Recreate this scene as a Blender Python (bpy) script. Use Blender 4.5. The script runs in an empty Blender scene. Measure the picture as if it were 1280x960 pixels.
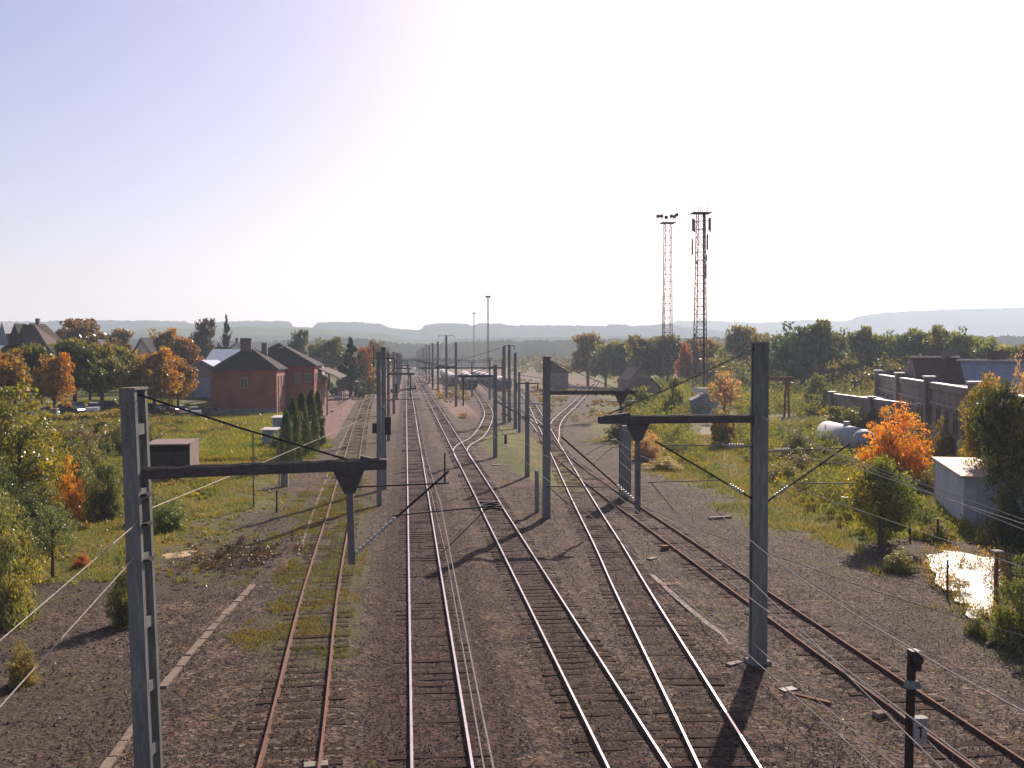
import bpy, math, random
import numpy as np
from mathutils import Vector, Matrix
R = math.radians
random.seed(7)
rng = np.random.default_rng(7)
sc = bpy.context.scene
COL = sc.collection

# ------------------------------------------------------------------ camera, sky, sun, exposure
CAM_Z, FOC = 10.4, 1200.0
YAW, PITCH = 6.32, 1.67
cam = bpy.data.cameras.new("camera"); camo = bpy.data.objects.new("camera", cam); COL.objects.link(camo)
camo.location = (0, 0, CAM_Z); camo.rotation_euler = (R(90 - PITCH), 0, R(-YAW))
cam.sensor_width = 36; cam.lens = 36 * FOC / 1280; cam.clip_end = 20000; cam.clip_start = .1
sc.camera = camo
SUN_AZ, SUN_EL = 27.0, 31.0
w = bpy.data.worlds.new("World"); sc.world = w; w.use_nodes = True
nt = w.node_tree; bg = nt.nodes["Background"]
sky = nt.nodes.new("ShaderNodeTexSky"); sky.sky_type = 'NISHITA'; sky.sun_disc = False
sky.sun_elevation = R(SUN_EL); sky.sun_rotation = R(SUN_AZ)
sky.air_density = 1.0; sky.dust_density = 2.2; sky.ozone_density = 2.0; sky.altitude = 400
hs_ = nt.nodes.new("ShaderNodeHueSaturation"); hs_.inputs['Saturation'].default_value = 1.0; nt.links.new(sky.outputs[0], hs_.inputs['Color'])
wm_ = nt.nodes.new("ShaderNodeMix"); wm_.data_type = 'RGBA'; wm_.blend_type = 'MULTIPLY'; wm_.inputs[0].default_value = 1; wm_.inputs[7].default_value = (1.20, .97, 1.05, 1)
nt.links.new(hs_.outputs[0], wm_.inputs[6]); nt.links.new(wm_.outputs[2], bg.inputs[0]); bg.inputs[1].default_value = 0.076
sun = bpy.data.lights.new("sun", 'SUN'); suno = bpy.data.objects.new("sun", sun); COL.objects.link(suno)
sun.energy = 5.0; sun.angle = R(.53); sun.color = (1, .87, .74)
sd = Vector((math.sin(R(SUN_AZ)) * math.cos(R(SUN_EL)), math.cos(R(SUN_AZ)) * math.cos(R(SUN_EL)), math.sin(R(SUN_EL))))
suno.rotation_euler = sd.to_track_quat('Z', 'Y').to_euler(); suno.location = (60, 120, 90)
vs = sc.view_settings; vs.view_transform = 'Standard'; vs.look = 'None'; vs.gamma = 1; vs.use_curve_mapping = False
vs.exposure = 0.64
sc.cycles.max_bounces = 5; sc.cycles.diffuse_bounces = 2; sc.cycles.glossy_bounces = 2
sc.cycles.transmission_bounces = 2; sc.cycles.volume_bounces = 1
sc.cycles.use_adaptive_sampling = True; sc.cycles.adaptive_threshold = .02
sc.cycles.use_denoising = True
sc.cycles.sample_clamp_indirect = 4

# ------------------------------------------------------------------ from a place in the photograph to a place in the yard
Rm = camo.rotation_euler.to_matrix()
RT, UP, FW = Rm.col[0].copy(), Rm.col[1].copy(), -Rm.col[2]
CP = Vector((0, 0, CAM_Z))
def ray(px, py): return FW + RT * ((px - 640) / FOC) + UP * ((480 - py) / FOC)
def atD(px, py, D): return CP + ray(px, py) * D
def at(px, py, z=0.0):
    r = ray(px, py); return CP + r * ((z - CAM_Z) / r.z)
def dof(py, z=0.0): return (CAM_Z - z) * FOC / (py - 445.0)

# ------------------------------------------------------------------ noise and terrain
def _hash(ix, iy, s):
    n = (ix.astype(np.int64) * 374761393 + iy.astype(np.int64) * 668265263 + s * 1442695041) & 0xffffffff
    n = ((n ^ (n >> 13)) * 1274126177) & 0xffffffff
    return ((n ^ (n >> 16)) & 0xffff) / 65535.0
def vnoise(x, y, s=0):
    x = np.asarray(x, float); y = np.asarray(y, float)
    ix, iy = np.floor(x), np.floor(y); fx, fy = x - ix, y - iy
    fx = fx * fx * (3 - 2 * fx); fy = fy * fy * (3 - 2 * fy)
    a, b = _hash(ix, iy, s), _hash(ix + 1, iy, s); c, d = _hash(ix, iy + 1, s), _hash(ix + 1, iy + 1, s)
    return (a * (1 - fx) + b * fx) * (1 - fy) + (c * (1 - fx) + d * fx) * fy
def fbm(x, y, s=0, o=4):
    t, a, n = 0, .5, 0
    for k in range(o):
        t = t + a * vnoise(np.asarray(x) * 2 ** k, np.asarray(y) * 2 ** k, s + k * 17); n += a; a *= .5
    return t / n
def sst(a, b, x):
    t = np.clip((np.asarray(x, float) - a) / (b - a), 0, 1); return t * t * (3 - 2 * t)
def edge_x(y): return np.minimum(-48 + (np.asarray(y, float) - 123) * .39, -42.0)
def yard_right(y): return np.interp(y, [0, 40, 60, 100, 130, 180, 260, 400, 800], [21, 22.5, 23.5, 23.5, 26, 38, 58, 80, 80])
def yard_left(y): return np.interp(y, [0, 30, 60, 80, 110, 160, 240, 400, 800], [-24, -19, -11, -8.5, -9.5, -19, -20, -22, -12])
def H(x, y):
    x = np.asarray(x, float); y = np.asarray(y, float)
    z = 2.2 * sst(0, 12, edge_x(y) - x + 11) * sst(30, 90, y)
    off = sst(2, 7, np.maximum(yard_left(y) - x, x - yard_right(y) + 2))
    z = z + off * ((fbm(x / 9, y / 9, 3) - .5) * .7 + .1) * sst(5000, 600, y)
    inter = 1 - off
    z = z + inter * ((fbm(x / 1.6, y / 1.6, 5, 3) - .5) * .14 + .14 * np.exp(-((x - 3.3 - .3 * np.sin(y / 7)) / .75) ** 2) + .13 * np.exp(-((x - 7.4 - (y - 26) * .052) / (.4 + y * .012)) ** 2) * sst(24, 34, y) + .1 * np.exp(-((x - 11.6) / 1.2) ** 2)) - .01
    z = np.where(np.hypot(x - 28.6, (y - 43) * .6) < 9, z + (-.06 - z) * sst(9, 6.0, np.hypot(x - 28.6, (y - 43) * .6)), z)
    return z
def Hf(x, y): return float(H(x, y))

# ------------------------------------------------------------------ mesh helpers
class MB:
    def __init__(s): s.v, s.f, s.m = [], [], []
    def add(s, vs_, fs, m=0):
        b = len(s.v); s.v += [tuple(p) for p in vs_]; s.f += [tuple(b + i for i in f) for f in fs]; s.m += [m] * len(fs)
    def box(s, c, d, rz=0, m=0, top=1.0):
        cx, cy, cz = c; a, b, h = d[0] / 2, d[1] / 2, d[2] / 2; co, si = math.cos(rz), math.sin(rz); P = []
        for k, z in ((1, -h), (top, h)):
            for x, y in ((-a, -b), (a, -b), (a, b), (-a, b)):
                P.append((cx + (x * co - y * si) * k, cy + (x * si + y * co) * k, cz + z))
        s.add(P, [(3, 2, 1, 0), (4, 5, 6, 7), (0, 1, 5, 4), (1, 2, 6, 5), (2, 3, 7, 6), (3, 0, 4, 7)], m)
    def bar(s, p, q, w_, h_, m=0, w2=None, h2=None):
        p, q = Vector(p), Vector(q); d = (q - p).normalized()
        u = Vector((0, 0, 1)) if abs(d.z) < .95 else Vector((0, 1, 0))
        r = d.cross(u).normalized(); u = r.cross(d).normalized(); w2 = w2 or w_; h2 = h2 or h_
        P = [p + r * a * w_ / 2 + u * b * h_ / 2 for a, b in ((-1, -1), (1, -1), (1, 1), (-1, 1))] + [q + r * a * w2 / 2 + u * b * h2 / 2 for a, b in ((-1, -1), (1, -1), (1, 1), (-1, 1))]
        s.add(P, [(0, 1, 2, 3), (7, 6, 5, 4), (4, 5, 1, 0), (5, 6, 2, 1), (6, 7, 3, 2), (7, 4, 0, 3)], m)
    def tube(s, pts, r, n=6, m=0, r2=None):
        pts = [Vector(p) for p in pts]; rings = []; L = len(pts)
        for i, p in enumerate(pts):
            d = (pts[min(i + 1, L - 1)] - pts[max(i - 1, 0)]).normalized()
            a = Vector((0, 0, 1)) if abs(d.z) < .9 else Vector((1, 0, 0))
            x = d.cross(a).normalized(); y = x.cross(d)
            rr = r if r2 is None else r + (r2 - r) * i / max(1, L - 1)
            rings.append([p + (x * math.cos(2 * math.pi * k / n) + y * math.sin(2 * math.pi * k / n)) * rr for k in range(n)])
        V = [q for g in rings for q in g]; F = []
        for i in range(L - 1):
            for k in range(n):
                k2 = (k + 1) % n; F.append((i * n + k, i * n + k2, (i + 1) * n + k2, (i + 1) * n + k))
        F += [tuple(reversed(range(n))), tuple((L - 1) * n + k for k in range(n))]
        s.add(V, F, m)
    def poly(s, P, m=0): s.add(P, [tuple(range(len(P)))], m)
    def prism(s, prof, p, q, m=0):          # prof: (side, up) outline swept from p to q
        p, q = Vector(p), Vector(q); d = (q - p).normalized(); r = d.cross(Vector((0, 0, 1))).normalized(); n = len(prof)
        V = [p + r * a + Vector((0, 0, b)) for a, b in prof] + [q + r * a + Vector((0, 0, b)) for a, b in prof]
        s.add(V, [tuple((i, (i + 1) % n, n + (i + 1) % n, n + i)) for i in range(n)] + [tuple(reversed(range(n))), tuple(range(n, 2 * n))], m)
    def build(s, name, mats, parent=None, smooth=False):
        me = bpy.data.meshes.new(name); me.from_pydata(s.v, [], s.f)
        mats = mats if isinstance(mats, (list, tuple)) else [mats]
        for m in mats: me.materials.append(m)
        if len(mats) > 1: me.polygons.foreach_set("material_index", s.m)
        if smooth: me.polygons.foreach_set("use_smooth", [True] * len(s.f))
        me.update(); return link(name, me, parent)
def link(name, data, parent=None):
    o = bpy.data.objects.new(name, data); COL.objects.link(o)
    if parent: o.parent = parent
    return o
def tag(o, label=None, cat=None, group=None, kind=None):
    if label: o['label'] = label
    if cat: o['category'] = cat
    if group: o['group'] = group
    if kind: o['kind'] = kind
    return o
def thing(name, loc, label, cat, group=None, rz=0):
    o = link(name, None); o.location = loc; o.rotation_euler = (0, 0, rz); o.empty_display_size = .3
    return tag(o, label, cat, group)
def cptree(o, parent=None):
    c = o.copy(); COL.objects.link(c); c.parent = parent
    for ch in list(o.children): cptree(ch, c)
    return c
def npmesh(name, V, nper, mats, attr=None):
    n = len(V) // nper; me = bpy.data.meshes.new(name); me.vertices.add(len(V)); me.vertices.foreach_set("co", V.astype(np.float32).ravel())
    me.loops.add(len(V)); me.loops.foreach_set("vertex_index", np.arange(len(V), dtype=np.int32))
    me.polygons.add(n); me.polygons.foreach_set("loop_start", np.arange(0, n * nper, nper, dtype=np.int32))
    for m in mats: me.materials.append(m)
    for k, a in (attr or {}).items():
        me.attributes.new(k, 'FLOAT', 'FACE').data.foreach_set("value", a.astype(np.float32))
    me.update(calc_edges=True); me.validate(); return me

# ------------------------------------------------------------------ materials
def newmat(name):
    m = bpy.data.materials.new(name); m.use_nodes = True; return m, m.node_tree, m.node_tree.nodes["Principled BSDF"]
def N(t, ty, **kw):
    n = t.nodes.new(ty)
    for k, v in kw.items():
        if k in n.inputs: n.inputs[k].default_value = v
        else: setattr(n, k, v)
    return n
def mixc(t, fac, a, b, mode='MIX'):
    n = t.nodes.new("ShaderNodeMix"); n.data_type = 'RGBA'; n.blend_type = mode
    for s_, v in ((n.inputs[0], fac), (n.inputs[6], a), (n.inputs[7], b)):
        if hasattr(v, 'is_output'): t.links.new(v, s_)
        elif isinstance(v, (int, float)): s_.default_value = v
        else: s_.default_value = (*v, 1)
    return n.outputs[2]
def ramp(t, src, a, b):
    n = t.nodes.new("ShaderNodeMapRange"); n.interpolation_type = 'SMOOTHSTEP'; t.links.new(src, n.inputs[0]); n.inputs[1].default_value = a; n.inputs[2].default_value = b; return n.outputs[0]
def mat(name, c, c2=None, rough=.7, metal=0., scale=3., bump=.25, amount=1., spec=.3, streak=False):
    m, t, b = newmat(name); tc = N(t, "ShaderNodeTexCoord"); src = tc.outputs['Object']
    if streak:
        mp = N(t, "ShaderNodeMapping"); mp.inputs[3].default_value = (1, 1, .18); t.links.new(src, mp.inputs[0]); src = mp.outputs[0]
    n = N(t, "ShaderNodeTexNoise", Scale=scale, Detail=8., Roughness=.65); t.links.new(src, n.inputs[0])
    n2 = N(t, "ShaderNodeTexNoise", Scale=scale * 7, Detail=5., Roughness=.7); t.links.new(src, n2.inputs[0])
    c2 = c2 or tuple(x * .55 for x in c)
    k = mixc(t, ramp(t, n.outputs[0], .38, .68), c, c2)
    k = mixc(t, .45 * amount, k, mixc(t, ramp(t, n2.outputs[0], .35, .65), tuple(x * .6 for x in c), tuple(min(1, x * 1.35) for x in c)))
    t.links.new(k, b.inputs['Base Color']); b.inputs['Roughness'].default_value = rough; b.inputs['Metallic'].default_value = metal; b.inputs['Specular IOR Level'].default_value = spec
    if bump:
        bp = N(t, "ShaderNodeBump", Strength=bump, Distance=.03); t.links.new(n2.outputs[0], bp.inputs['Height']); t.links.new(bp.outputs[0], b.inputs['Normal'])
    return m
M = {}
M['concrete'] = mat('concrete', (.22, .22, .205), (.10, .108, .105), .9, scale=1.2, streak=True)
M['concrete_light'] = mat('concrete_light', (.27, .24, .205), (.17, .15, .13), .9, scale=2)
M['steel'] = mat('steel', (.11, .105, .10), (.085, .06, .048), .8, .0, 2.5, spec=.15)
M['galv'] = mat('galvanised', (.20, .19, .185), (.12, .105, .095), .7, 0, 4, spec=.15)
M['dark'] = mat('dark_metal', (.03, .032, .035), (.05, .04, .03), .6, .2, 4)
M['wire'] = mat('wire', (.30, .27, .25), (.20, .18, .16), .9, 0, 2, 0, spec=.05)
M['rust'] = mat('rust', (.20, .075, .04), (.10, .045, .03), .85, .1, 4)
M['railrust'] = mat('rail_rust', (.11, .055, .038), (.06, .04, .03), .85, .1, 5)
M['railtop'] = mat('rail_top', (.60, .54, .54), (.45, .36, .35), .30, .9, 3, .05)
M['railtopr'] = mat('rail_top_rusty', (.24, .115, .08), (.15, .075, .055), .85, 0, 4, .15, spec=.15)
M['sleeper'] = mat('sleeper_wood', (.062, .040, .030), (.034, .023, .019), .95, 0, 4, .6, spec=.05)
M['ceramic'] = mat('insulator_glaze', (.50, .46, .42), (.3, .27, .25), .3, 0, 3, 0, spec=.6)
M['brownins'] = mat('insulator_brown', (.06, .03, .02), (.05, .03, .02), .12, 0, 3, 0, spec=.8)
M['red'] = mat('tower_red', (.22, .14, .13), (.15, .11, .11), .6, .1, 2)
M['white'] = mat('white_paint', (.72, .71, .68), (.5, .48, .45), .6, 0, 3)
M['black'] = mat('black_paint', (.02, .02, .02), None, .5, 0, 3, 0)
M['bark'] = mat('bark', (.09, .075, .06), (.05, .042, .035), .95, 0, 6, .6)
M['slate'] = mat('slate', (.066, .057, .054), (.04, .036, .036), .9, 0, 1.5, .3, spec=.08)
M['slatewarm'] = mat('slate_warm', (.13, .095, .085), (.075, .058, .055), .85, 0, 2, .3, spec=.1)
M['plaster'] = mat('plaster', (.50, .47, .43), (.38, .35, .32), .85, 0, 1.5)
M['greyblue'] = mat('greyblue_paint', (.27, .30, .36), (.2, .22, .26), .7, 0, 1.2, streak=True)
M['roofgrey'] = mat('sheet_roof_grey', (.30, .33, .41), (.22, .25, .31), .8, .0, 1, spec=.1)
M['roofpink'] = mat('rusty_flat_roof', (.50, .36, .30), (.30, .14, .09), .7, 0, 1.5)
M['roofwhite'] = mat('pale_roof', (.62, .55, .52), (.45, .38, .36), .5, 0, 1)
M['glass'] = mat('window_glass', (.03, .035, .045), None, .12, 0, 2, 0, spec=.8)
M['wood'] = mat('weathered_boards', (.25, .18, .16), (.14, .10, .09), .85, 0, 3, streak=True)
M['wooddark'] = mat('dark_boards', (.05, .045, .04), (.03, .028, .025), .9, 0, 3, streak=True)
M['tank'] = mat('tank_paint', (.40, .40, .42), (.32, .31, .31), .6, 0, .8, amount=.4)
M['tyre'] = mat('tyre', (.02, .02, .02), None, .8, 0, 3, 0)
M['coach'] = mat('coach_side', (.045, .05, .06), (.05, .04, .035), .6, .1, 1.5)
M['coachroof'] = mat('coach_roof', (.64, .56, .54), (.42, .33, .31), .45, .1, 1)
M['straw'] = mat('straw', (.50, .36, .20), (.34, .22, .12), .95, 0, 8, .8)
def paint(name, c):
    m, t, b = newmat(name); b.inputs['Base Color'].default_value = (*c, 1); b.inputs['Roughness'].default_value = .3; b.inputs['Coat Weight'].default_value = .5
    n = N(t, "ShaderNodeTexNoise", Scale=5.); k = mixc(t, n.outputs[0], c, tuple(x * .8 for x in c)); t.links.new(k, b.inputs['Base Color']); return m
for k, c in dict(car_white=(.75, .76, .78), car_dark=(.03, .04, .05), car_blue=(.10, .16, .30), car_silver=(.5, .51, .53), car_red=(.30, .04, .04)).items(): M[k] = paint(k, c)
def brickmat(name, a, b_, mortar, sc_=1.0):
    m, t, b = newmat(name); tc = N(t, "ShaderNodeTexCoord"); ge = N(t, "ShaderNodeNewGeometry")
    sx = N(t, "ShaderNodeSeparateXYZ"); t.links.new(tc.outputs['Object'], sx.inputs[0])
    ad = N(t, "ShaderNodeMath", operation='ADD'); t.links.new(sx.outputs[0], ad.inputs[0]); t.links.new(sx.outputs[1], ad.inputs[1])
    cx = N(t, "ShaderNodeCombineXYZ"); t.links.new(ad.outputs[0], cx.inputs[0]); t.links.new(sx.outputs[2], cx.inputs[1])
    br = N(t, "ShaderNodeTexBrick", Scale=4.5 * sc_); br.inputs['Color1'].default_value = (*a, 1); br.inputs['Color2'].default_value = (*b_, 1); br.inputs['Mortar'].default_value = (*mortar, 1); br.inputs['Mortar Size'].default_value = .015
    t.links.new(cx.outputs[0], br.inputs[0])
    n = N(t, "ShaderNodeTexNoise", Scale=.35, Detail=6.); t.links.new(tc.outputs['Object'], n.inputs[0])
    k = mixc(t, ramp(t, n.outputs[0], .35, .7), br.outputs[0], mixc(t, .5, br.outputs[0], (.05, .03, .03)))
    t.links.new(k, b.inputs['Base Color']); b.inputs['Roughness'].default_value = .9; return m
M['brick'] = brickmat('red_brick', (.36, .095, .055), (.26, .075, .05), (.20, .12, .10))
M['brickold'] = brickmat('old_brick', (.28, .21, .19), (.20, .16, .15), (.24, .22, .21))

def leafmat(name, trans=.42):
    m, t, b = newmat(name)
    oi = N(t, "ShaderNodeObjectInfo"); a1 = N(t, "ShaderNodeAttribute", attribute_name='tint'); a2 = N(t, "ShaderNodeAttribute", attribute_name='warm')
    k = mixc(t, a1.outputs['Fac'], (.58, .60, .56), (1.6, 1.5, 1.35)); k = mixc(t, 1., oi.outputs['Color'], k, 'MULTIPLY')
    k = mixc(t, a2.outputs['Fac'], k, mixc(t, 1., k, (1.85, 1.2, .5), 'MULTIPLY'))
    df = N(t, "ShaderNodeBsdfDiffuse"); tr = N(t, "ShaderNodeBsdfTranslucent"); gl = N(t, "ShaderNodeBsdfGlossy", Roughness=.38); gl.inputs[0].default_value = (.9, .9, .9, 1)
    t.links.new(k, df.inputs[0]); t.links.new(mixc(t, 1., k, (1.5, 1.5, .7), 'MULTIPLY'), tr.inputs[0])
    m1 = N(t, "ShaderNodeMixShader"); m1.inputs[0].default_value = trans; t.links.new(df.outputs[0], m1.inputs[1]); t.links.new(tr.outputs[0], m1.inputs[2])
    m2 = N(t, "ShaderNodeMixShader"); m2.inputs[0].default_value = .06; t.links.new(m1.outputs[0], m2.inputs[1]); t.links.new(gl.outputs[0], m2.inputs[2])
    t.links.new(m2.outputs[0], t.nodes['Material Output'].inputs[0]); t.nodes.remove(b); return m
M['leaf'] = leafmat('foliage')
M['grass'] = leafmat('grass_blades', .4)

def groundmat():
    m, t, b = newmat('yard_ground'); tc = N(t, "ShaderNodeTexCoord"); P = tc.outputs['Object']
    za = N(t, "ShaderNodeAttribute", attribute_name='zone_a'); zb = N(t, "ShaderNodeAttribute", attribute_name='zone_b')
    sa = N(t, "ShaderNodeSeparateColor"); t.links.new(za.outputs['Color'], sa.inputs[0]); sb = N(t, "ShaderNodeSeparateColor"); t.links.new(zb.outputs['Color'], sb.inputs[0])
    def ns(scale, d=6., r=.6):
        n = N(t, "ShaderNodeTexNoise", Scale=scale, Detail=d, Roughness=r); t.links.new(P, n.inputs[0]); return n.outputs[0]
    v = N(t, "ShaderNodeTexVoronoi", Scale=9.); t.links.new(P, v.inputs[0]); vc = N(t, "ShaderNodeSeparateColor"); t.links.new(v.outputs['Color'], vc.inputs[0])
    v2 = N(t, "ShaderNodeTexVoronoi", Scale=6.); t.links.new(P, v2.inputs[0]); vc2 = N(t, "ShaderNodeSeparateColor"); t.links.new(v2.outputs['Color'], vc2.inputs[0])
    big, mid, fine = ns(.16), ns(.9), ns(6., 8., .75)
    g = mixc(t, ramp(t, mid, .35, .68), (.105, .078, .070), (.048, .034, .030))
    g = mixc(t, ramp(t, big, .4, .62), g, (.085, .062, .055))
    st = mixc(t, ramp(t, vc.outputs[0], .0, 1.), (.006, .005, .005), (.30, .235, .20))
    st = mixc(t, ramp(t, vc.outputs[1], .93, .99), st, (.50, .44, .40))
    g = mixc(t, .62, g, st)
    g = mixc(t, ramp(t, vc2.outputs[1], .75, .95), g, mixc(t, .5, g, (.17, .09, .06)))
    blot, blot2 = ns(.55, 7., .7), ns(2.6, 5., .7)
    g = mixc(t, 1., g, mixc(t, ramp(t, blot, .34, .64), (.40, .375, .36), (.84, .78, .71)), 'MULTIPLY')
    g = mixc(t, 1., g, mixc(t, ramp(t, blot2, .32, .6), (.60, .57, .57), (1.08, 1.0, .94)), 'MULTIPLY')
    def lay(g, chan, col, nz=mid, wob=.9):
        a = N(t, "ShaderNodeMath", operation='MULTIPLY_ADD'); t.links.new(nz, a.inputs[0]); a.inputs[1].default_value = wob; t.links.new(chan, a.inputs[2])
        f2 = N(t, "ShaderNodeMath", operation='MULTIPLY_ADD'); t.links.new(fine, f2.inputs[0]); f2.inputs[1].default_value = .7; t.links.new(a.outputs[0], f2.inputs[2])
        return mixc(t, ramp(t, f2.outputs[0], .5 + (wob + .7) / 2 - .14, .5 + (wob + .7) / 2 + .14), g, col)
    # earth with dead grass, pink gravel, soot-brown bed, moss, grass, path
    g = lay(g, sb.outputs[2], mixc(t, ramp(t, blot2, .3, .65), mixc(t, ramp(t, fine, .35, .65), (.014, .012, .010), (.07, .052, .042)), mixc(t, ramp(t, fine, .35, .65), (.036, .029, .02), (.125, .092, .062))))
    g = lay(g, sa.outputs[1], mixc(t, vc.outputs[0], (.13, .075, .058), (.27, .165, .135)))
    g = lay(g, sb.outputs[0], mixc(t, vc.outputs[0], (.014, .009, .009), (.105, .056, .045)))
    g = lay(g, sb.outputs[1], mixc(t, fine, (.04, .04, .018), (.12, .10, .045)))
    gr = mixc(t, ramp(t, mid, .35, .65), (.085, .115, .02), (.135, .135, .03)); gr = mixc(t, ramp(t, fine, .35, .7), mixc(t, .6, gr, (.03, .04, .012)), gr)
    gr = mixc(t, ramp(t, big, .4, .6), gr, mixc(t, .55, gr, (.20, .14, .055)))
    g = lay(g, sa.outputs[0], gr)
    g = lay(g, sa.outputs[2], mixc(t, fine, (.20, .15, .11), (.33, .26, .20)), wob=.4)
    t.links.new(g, b.inputs['Base Color']); b.inputs['Roughness'].default_value = .95; b.inputs['Specular IOR Level'].default_value = .15
    hs = N(t, "ShaderNodeMath", operation='ADD'); t.links.new(v.outputs['Distance'], hs.inputs[0]); t.links.new(fine, hs.inputs[1])
    bp = N(t, "ShaderNodeBump", Strength=.55, Distance=.06); t.links.new(hs.outputs[0], bp.inputs['Height']); t.links.new(bp.outputs[0], b.inputs['Normal'])
    return m
M['ground'] = groundmat()
def hillmat(name, a, b_, sc_, lo, hi):
    m, t, b = newmat(name); tc = N(t, "ShaderNodeTexCoord"); v = N(t, "ShaderNodeTexVoronoi", Scale=sc_); n = N(t, "ShaderNodeTexNoise", Scale=.03, Detail=8.)
    t.links.new(tc.outputs['Object'], v.inputs[0]); t.links.new(tc.outputs['Object'], n.inputs[0]); s = N(t, "ShaderNodeSeparateColor"); t.links.new(v.outputs['Color'], s.inputs[0])
    k = mixc(t, ramp(t, s.outputs[0], lo, hi), a, b_); k = mixc(t, ramp(t, n.outputs[0], .3, .7), k, mixc(t, .5, k, (.03, .04, .02)))
    t.links.new(k, b.inputs['Base Color']); b.inputs['Roughness'].default_value = 1; b.inputs['Specular IOR Level'].default_value = 0; return m
M['forest'] = hillmat('far_forest', (.025, .035, .02), (.05, .05, .02), .01, .3, .8)
M['fields'] = hillmat('far_fields', (.10, .14, .05), (.05, .06, .03), .0035, .35, .5)

# ------------------------------------------------------------------ tracks (plan, x against y)
def cat(pts, step=.6):
    P = [Vector((p[0], p[1])) for p in pts]; P = [P[0] * 2 - P[1]] + P + [P[-1] * 2 - P[-2]]; out = []
    for i in range(1, len(P) - 2):
        a, b, c, d = P[i - 1:i + 3]; n = max(2, int((c - b).length / .5))
        for k in range(n):
            t = k / n; out.append(.5 * ((2 * b) + (c - a) * t + (2 * a - 5 * b + 4 * c - d) * t * t + (3 * b - a - 3 * c + d) * t ** 3))
    out.append(P[-2]); res = [out[0]]; acc = 0
    for p, q in zip(out, out[1:]):
        L = (q - p).length; t0 = 0
        while acc + L - t0 >= step and L > 0:
            t0 += step - acc; acc = 0; res.append(p + (q - p) * (t0 / L))
        acc += L - t0
    return res
def G(px, py): v = at(px, py, .2); return (v.x, v.y)
TR = dict(
  siding=([(-2.55, 8), G(360, 960), G(400, 740), G(424, 640), G(437.5, 580), G(452, 520), G(462, 492), G(470, 475), (-14.5, 600)], True, 'rusty siding track curving left of the main tracks towards the station', .66),
  main=([(.87, 6), (.87, 300), (.87, 1300)], False, 'straight dark main track running directly ahead to the horizon', .6),
  second=([(5.72, 6), (5.74, 60), (5.8, 200), (5.8, 1300)], False, 'bright railed main track just right of the straight dark one', .6),
  third=([(6.15, 6), G(913.5, 960), G(791.5, 740), G(760, 680), G(726, 620), G(694, 560), G(677, 528), G(659, 497), G(640, 475)], False, 'bright railed track veering diagonally right past the concrete mast', .6),
  rusty=([(14.7, 6), (14.75, 24), (14.85, 39), (15.0, 54), (15.12, 70), (15.4, 85), (16.1, 102), (17.3, 118)], True, 'rusty track at the far right, sleepers showing, joining the diagonal track', .66),
  crossover=([(5.74, 88), G(576, 560), G(597, 545), G(608, 528), G(610, 513), G(600, 496), G(589, 484), G(577, 472), (31, 620)], False, 'track swinging right from the second main track in an S curve', .6),
  yard=([G(690, 553), G(697, 525), G(720, 503), G(740, 483), G(756, 468), (115, 460)], False, 'track bending away to the right beyond the switch', .6),
  link=([G(679, 540), G(668, 527), G(655, 517), G(640, 508), G(622, 496), G(609, 484), G(594, 470)], False, 'connecting track crossing left from the diagonal track', .6),
  ladder=([G(731, 493), G(722, 485), G(705, 478), G(688, 474), (60, 560)], False, 'yard ladder track branching behind the signal house', .6),
)
TRK = {}
rail_prof = [(-.07, .04), (.07, .04), (.07, .055), (.012, .075), (.012, .155), (.036, .165), (.036, .195), (.03, .2), (-.03, .2), (-.036, .195), (-.036, .165), (-.012, .155), (-.012, .075), (-.07, .055)]
slp = MB(); slp.box((0, 0, -.045), (2.6, .26, .15)); slp = slp.build('sleeper', M['sleeper']); slpdata = slp.data; bpy.data.objects.remove(slp)
def make_track(key):
    pts, rusty, label, stp = TR[key]; C = cat(pts, stp); TRK[key] = C
    root = thing('railway_track', (0, 0, 0), label, 'railway track')
    n = len(C); nor = []
    for i in range(n):
        d = (C[min(i + 1, n - 1)] - C[max(i - 1, 0)]).normalized(); nor.append(Vector((d.y, -d.x)))
    idx = [0] + [i for i in range(1, n - 1) if i % (3 if i < 300 else 8) == 0] + [n - 1]
    for sgn in (-1, 1):
        mb = MB(); k = len(rail_prof); V = []
        for i in idx:
            for a, z in rail_prof:
                p = C[i] + nor[i] * (sgn * .752 + a); V.append((p.x, p.y, z))
        for j in range(len(idx) - 1):
            for q in range(k):
                q2 = (q + 1) % k; mb.f.append((j * k + q, j * k + q2, (j + 1) * k + q2, (j + 1) * k + q)); mb.m.append(1 if q in (6, 7, 8) else 0)
        mb.v = V; mb.build('rail', [M['railrust'], M['railtopr'] if rusty else M['railtop']], root)
    vis = [i for i in range(n) if C[i].y > 14]
    rest = MB()
    for j, i in enumerate(vis):
        rz = math.atan2(nor[i].y, nor[i].x) + random.uniform(-.012, .012); dz = random.uniform(-.02, .012)
        if j < 100:
            o = link('sleeper', slpdata, root); o.location = (C[i].x + random.uniform(-.04, .04), C[i].y, .032 + dz); o.rotation_euler = (0, 0, rz)
        elif C[i].y < 420: rest.box((C[i].x, C[i].y, -.013 + dz), (2.6, .26, .15), rz)
    if rest.v: tag(rest.build('sleepers_beyond', M['sleeper'], root), kind='stuff')
for k in TR: make_track(k)

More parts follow.
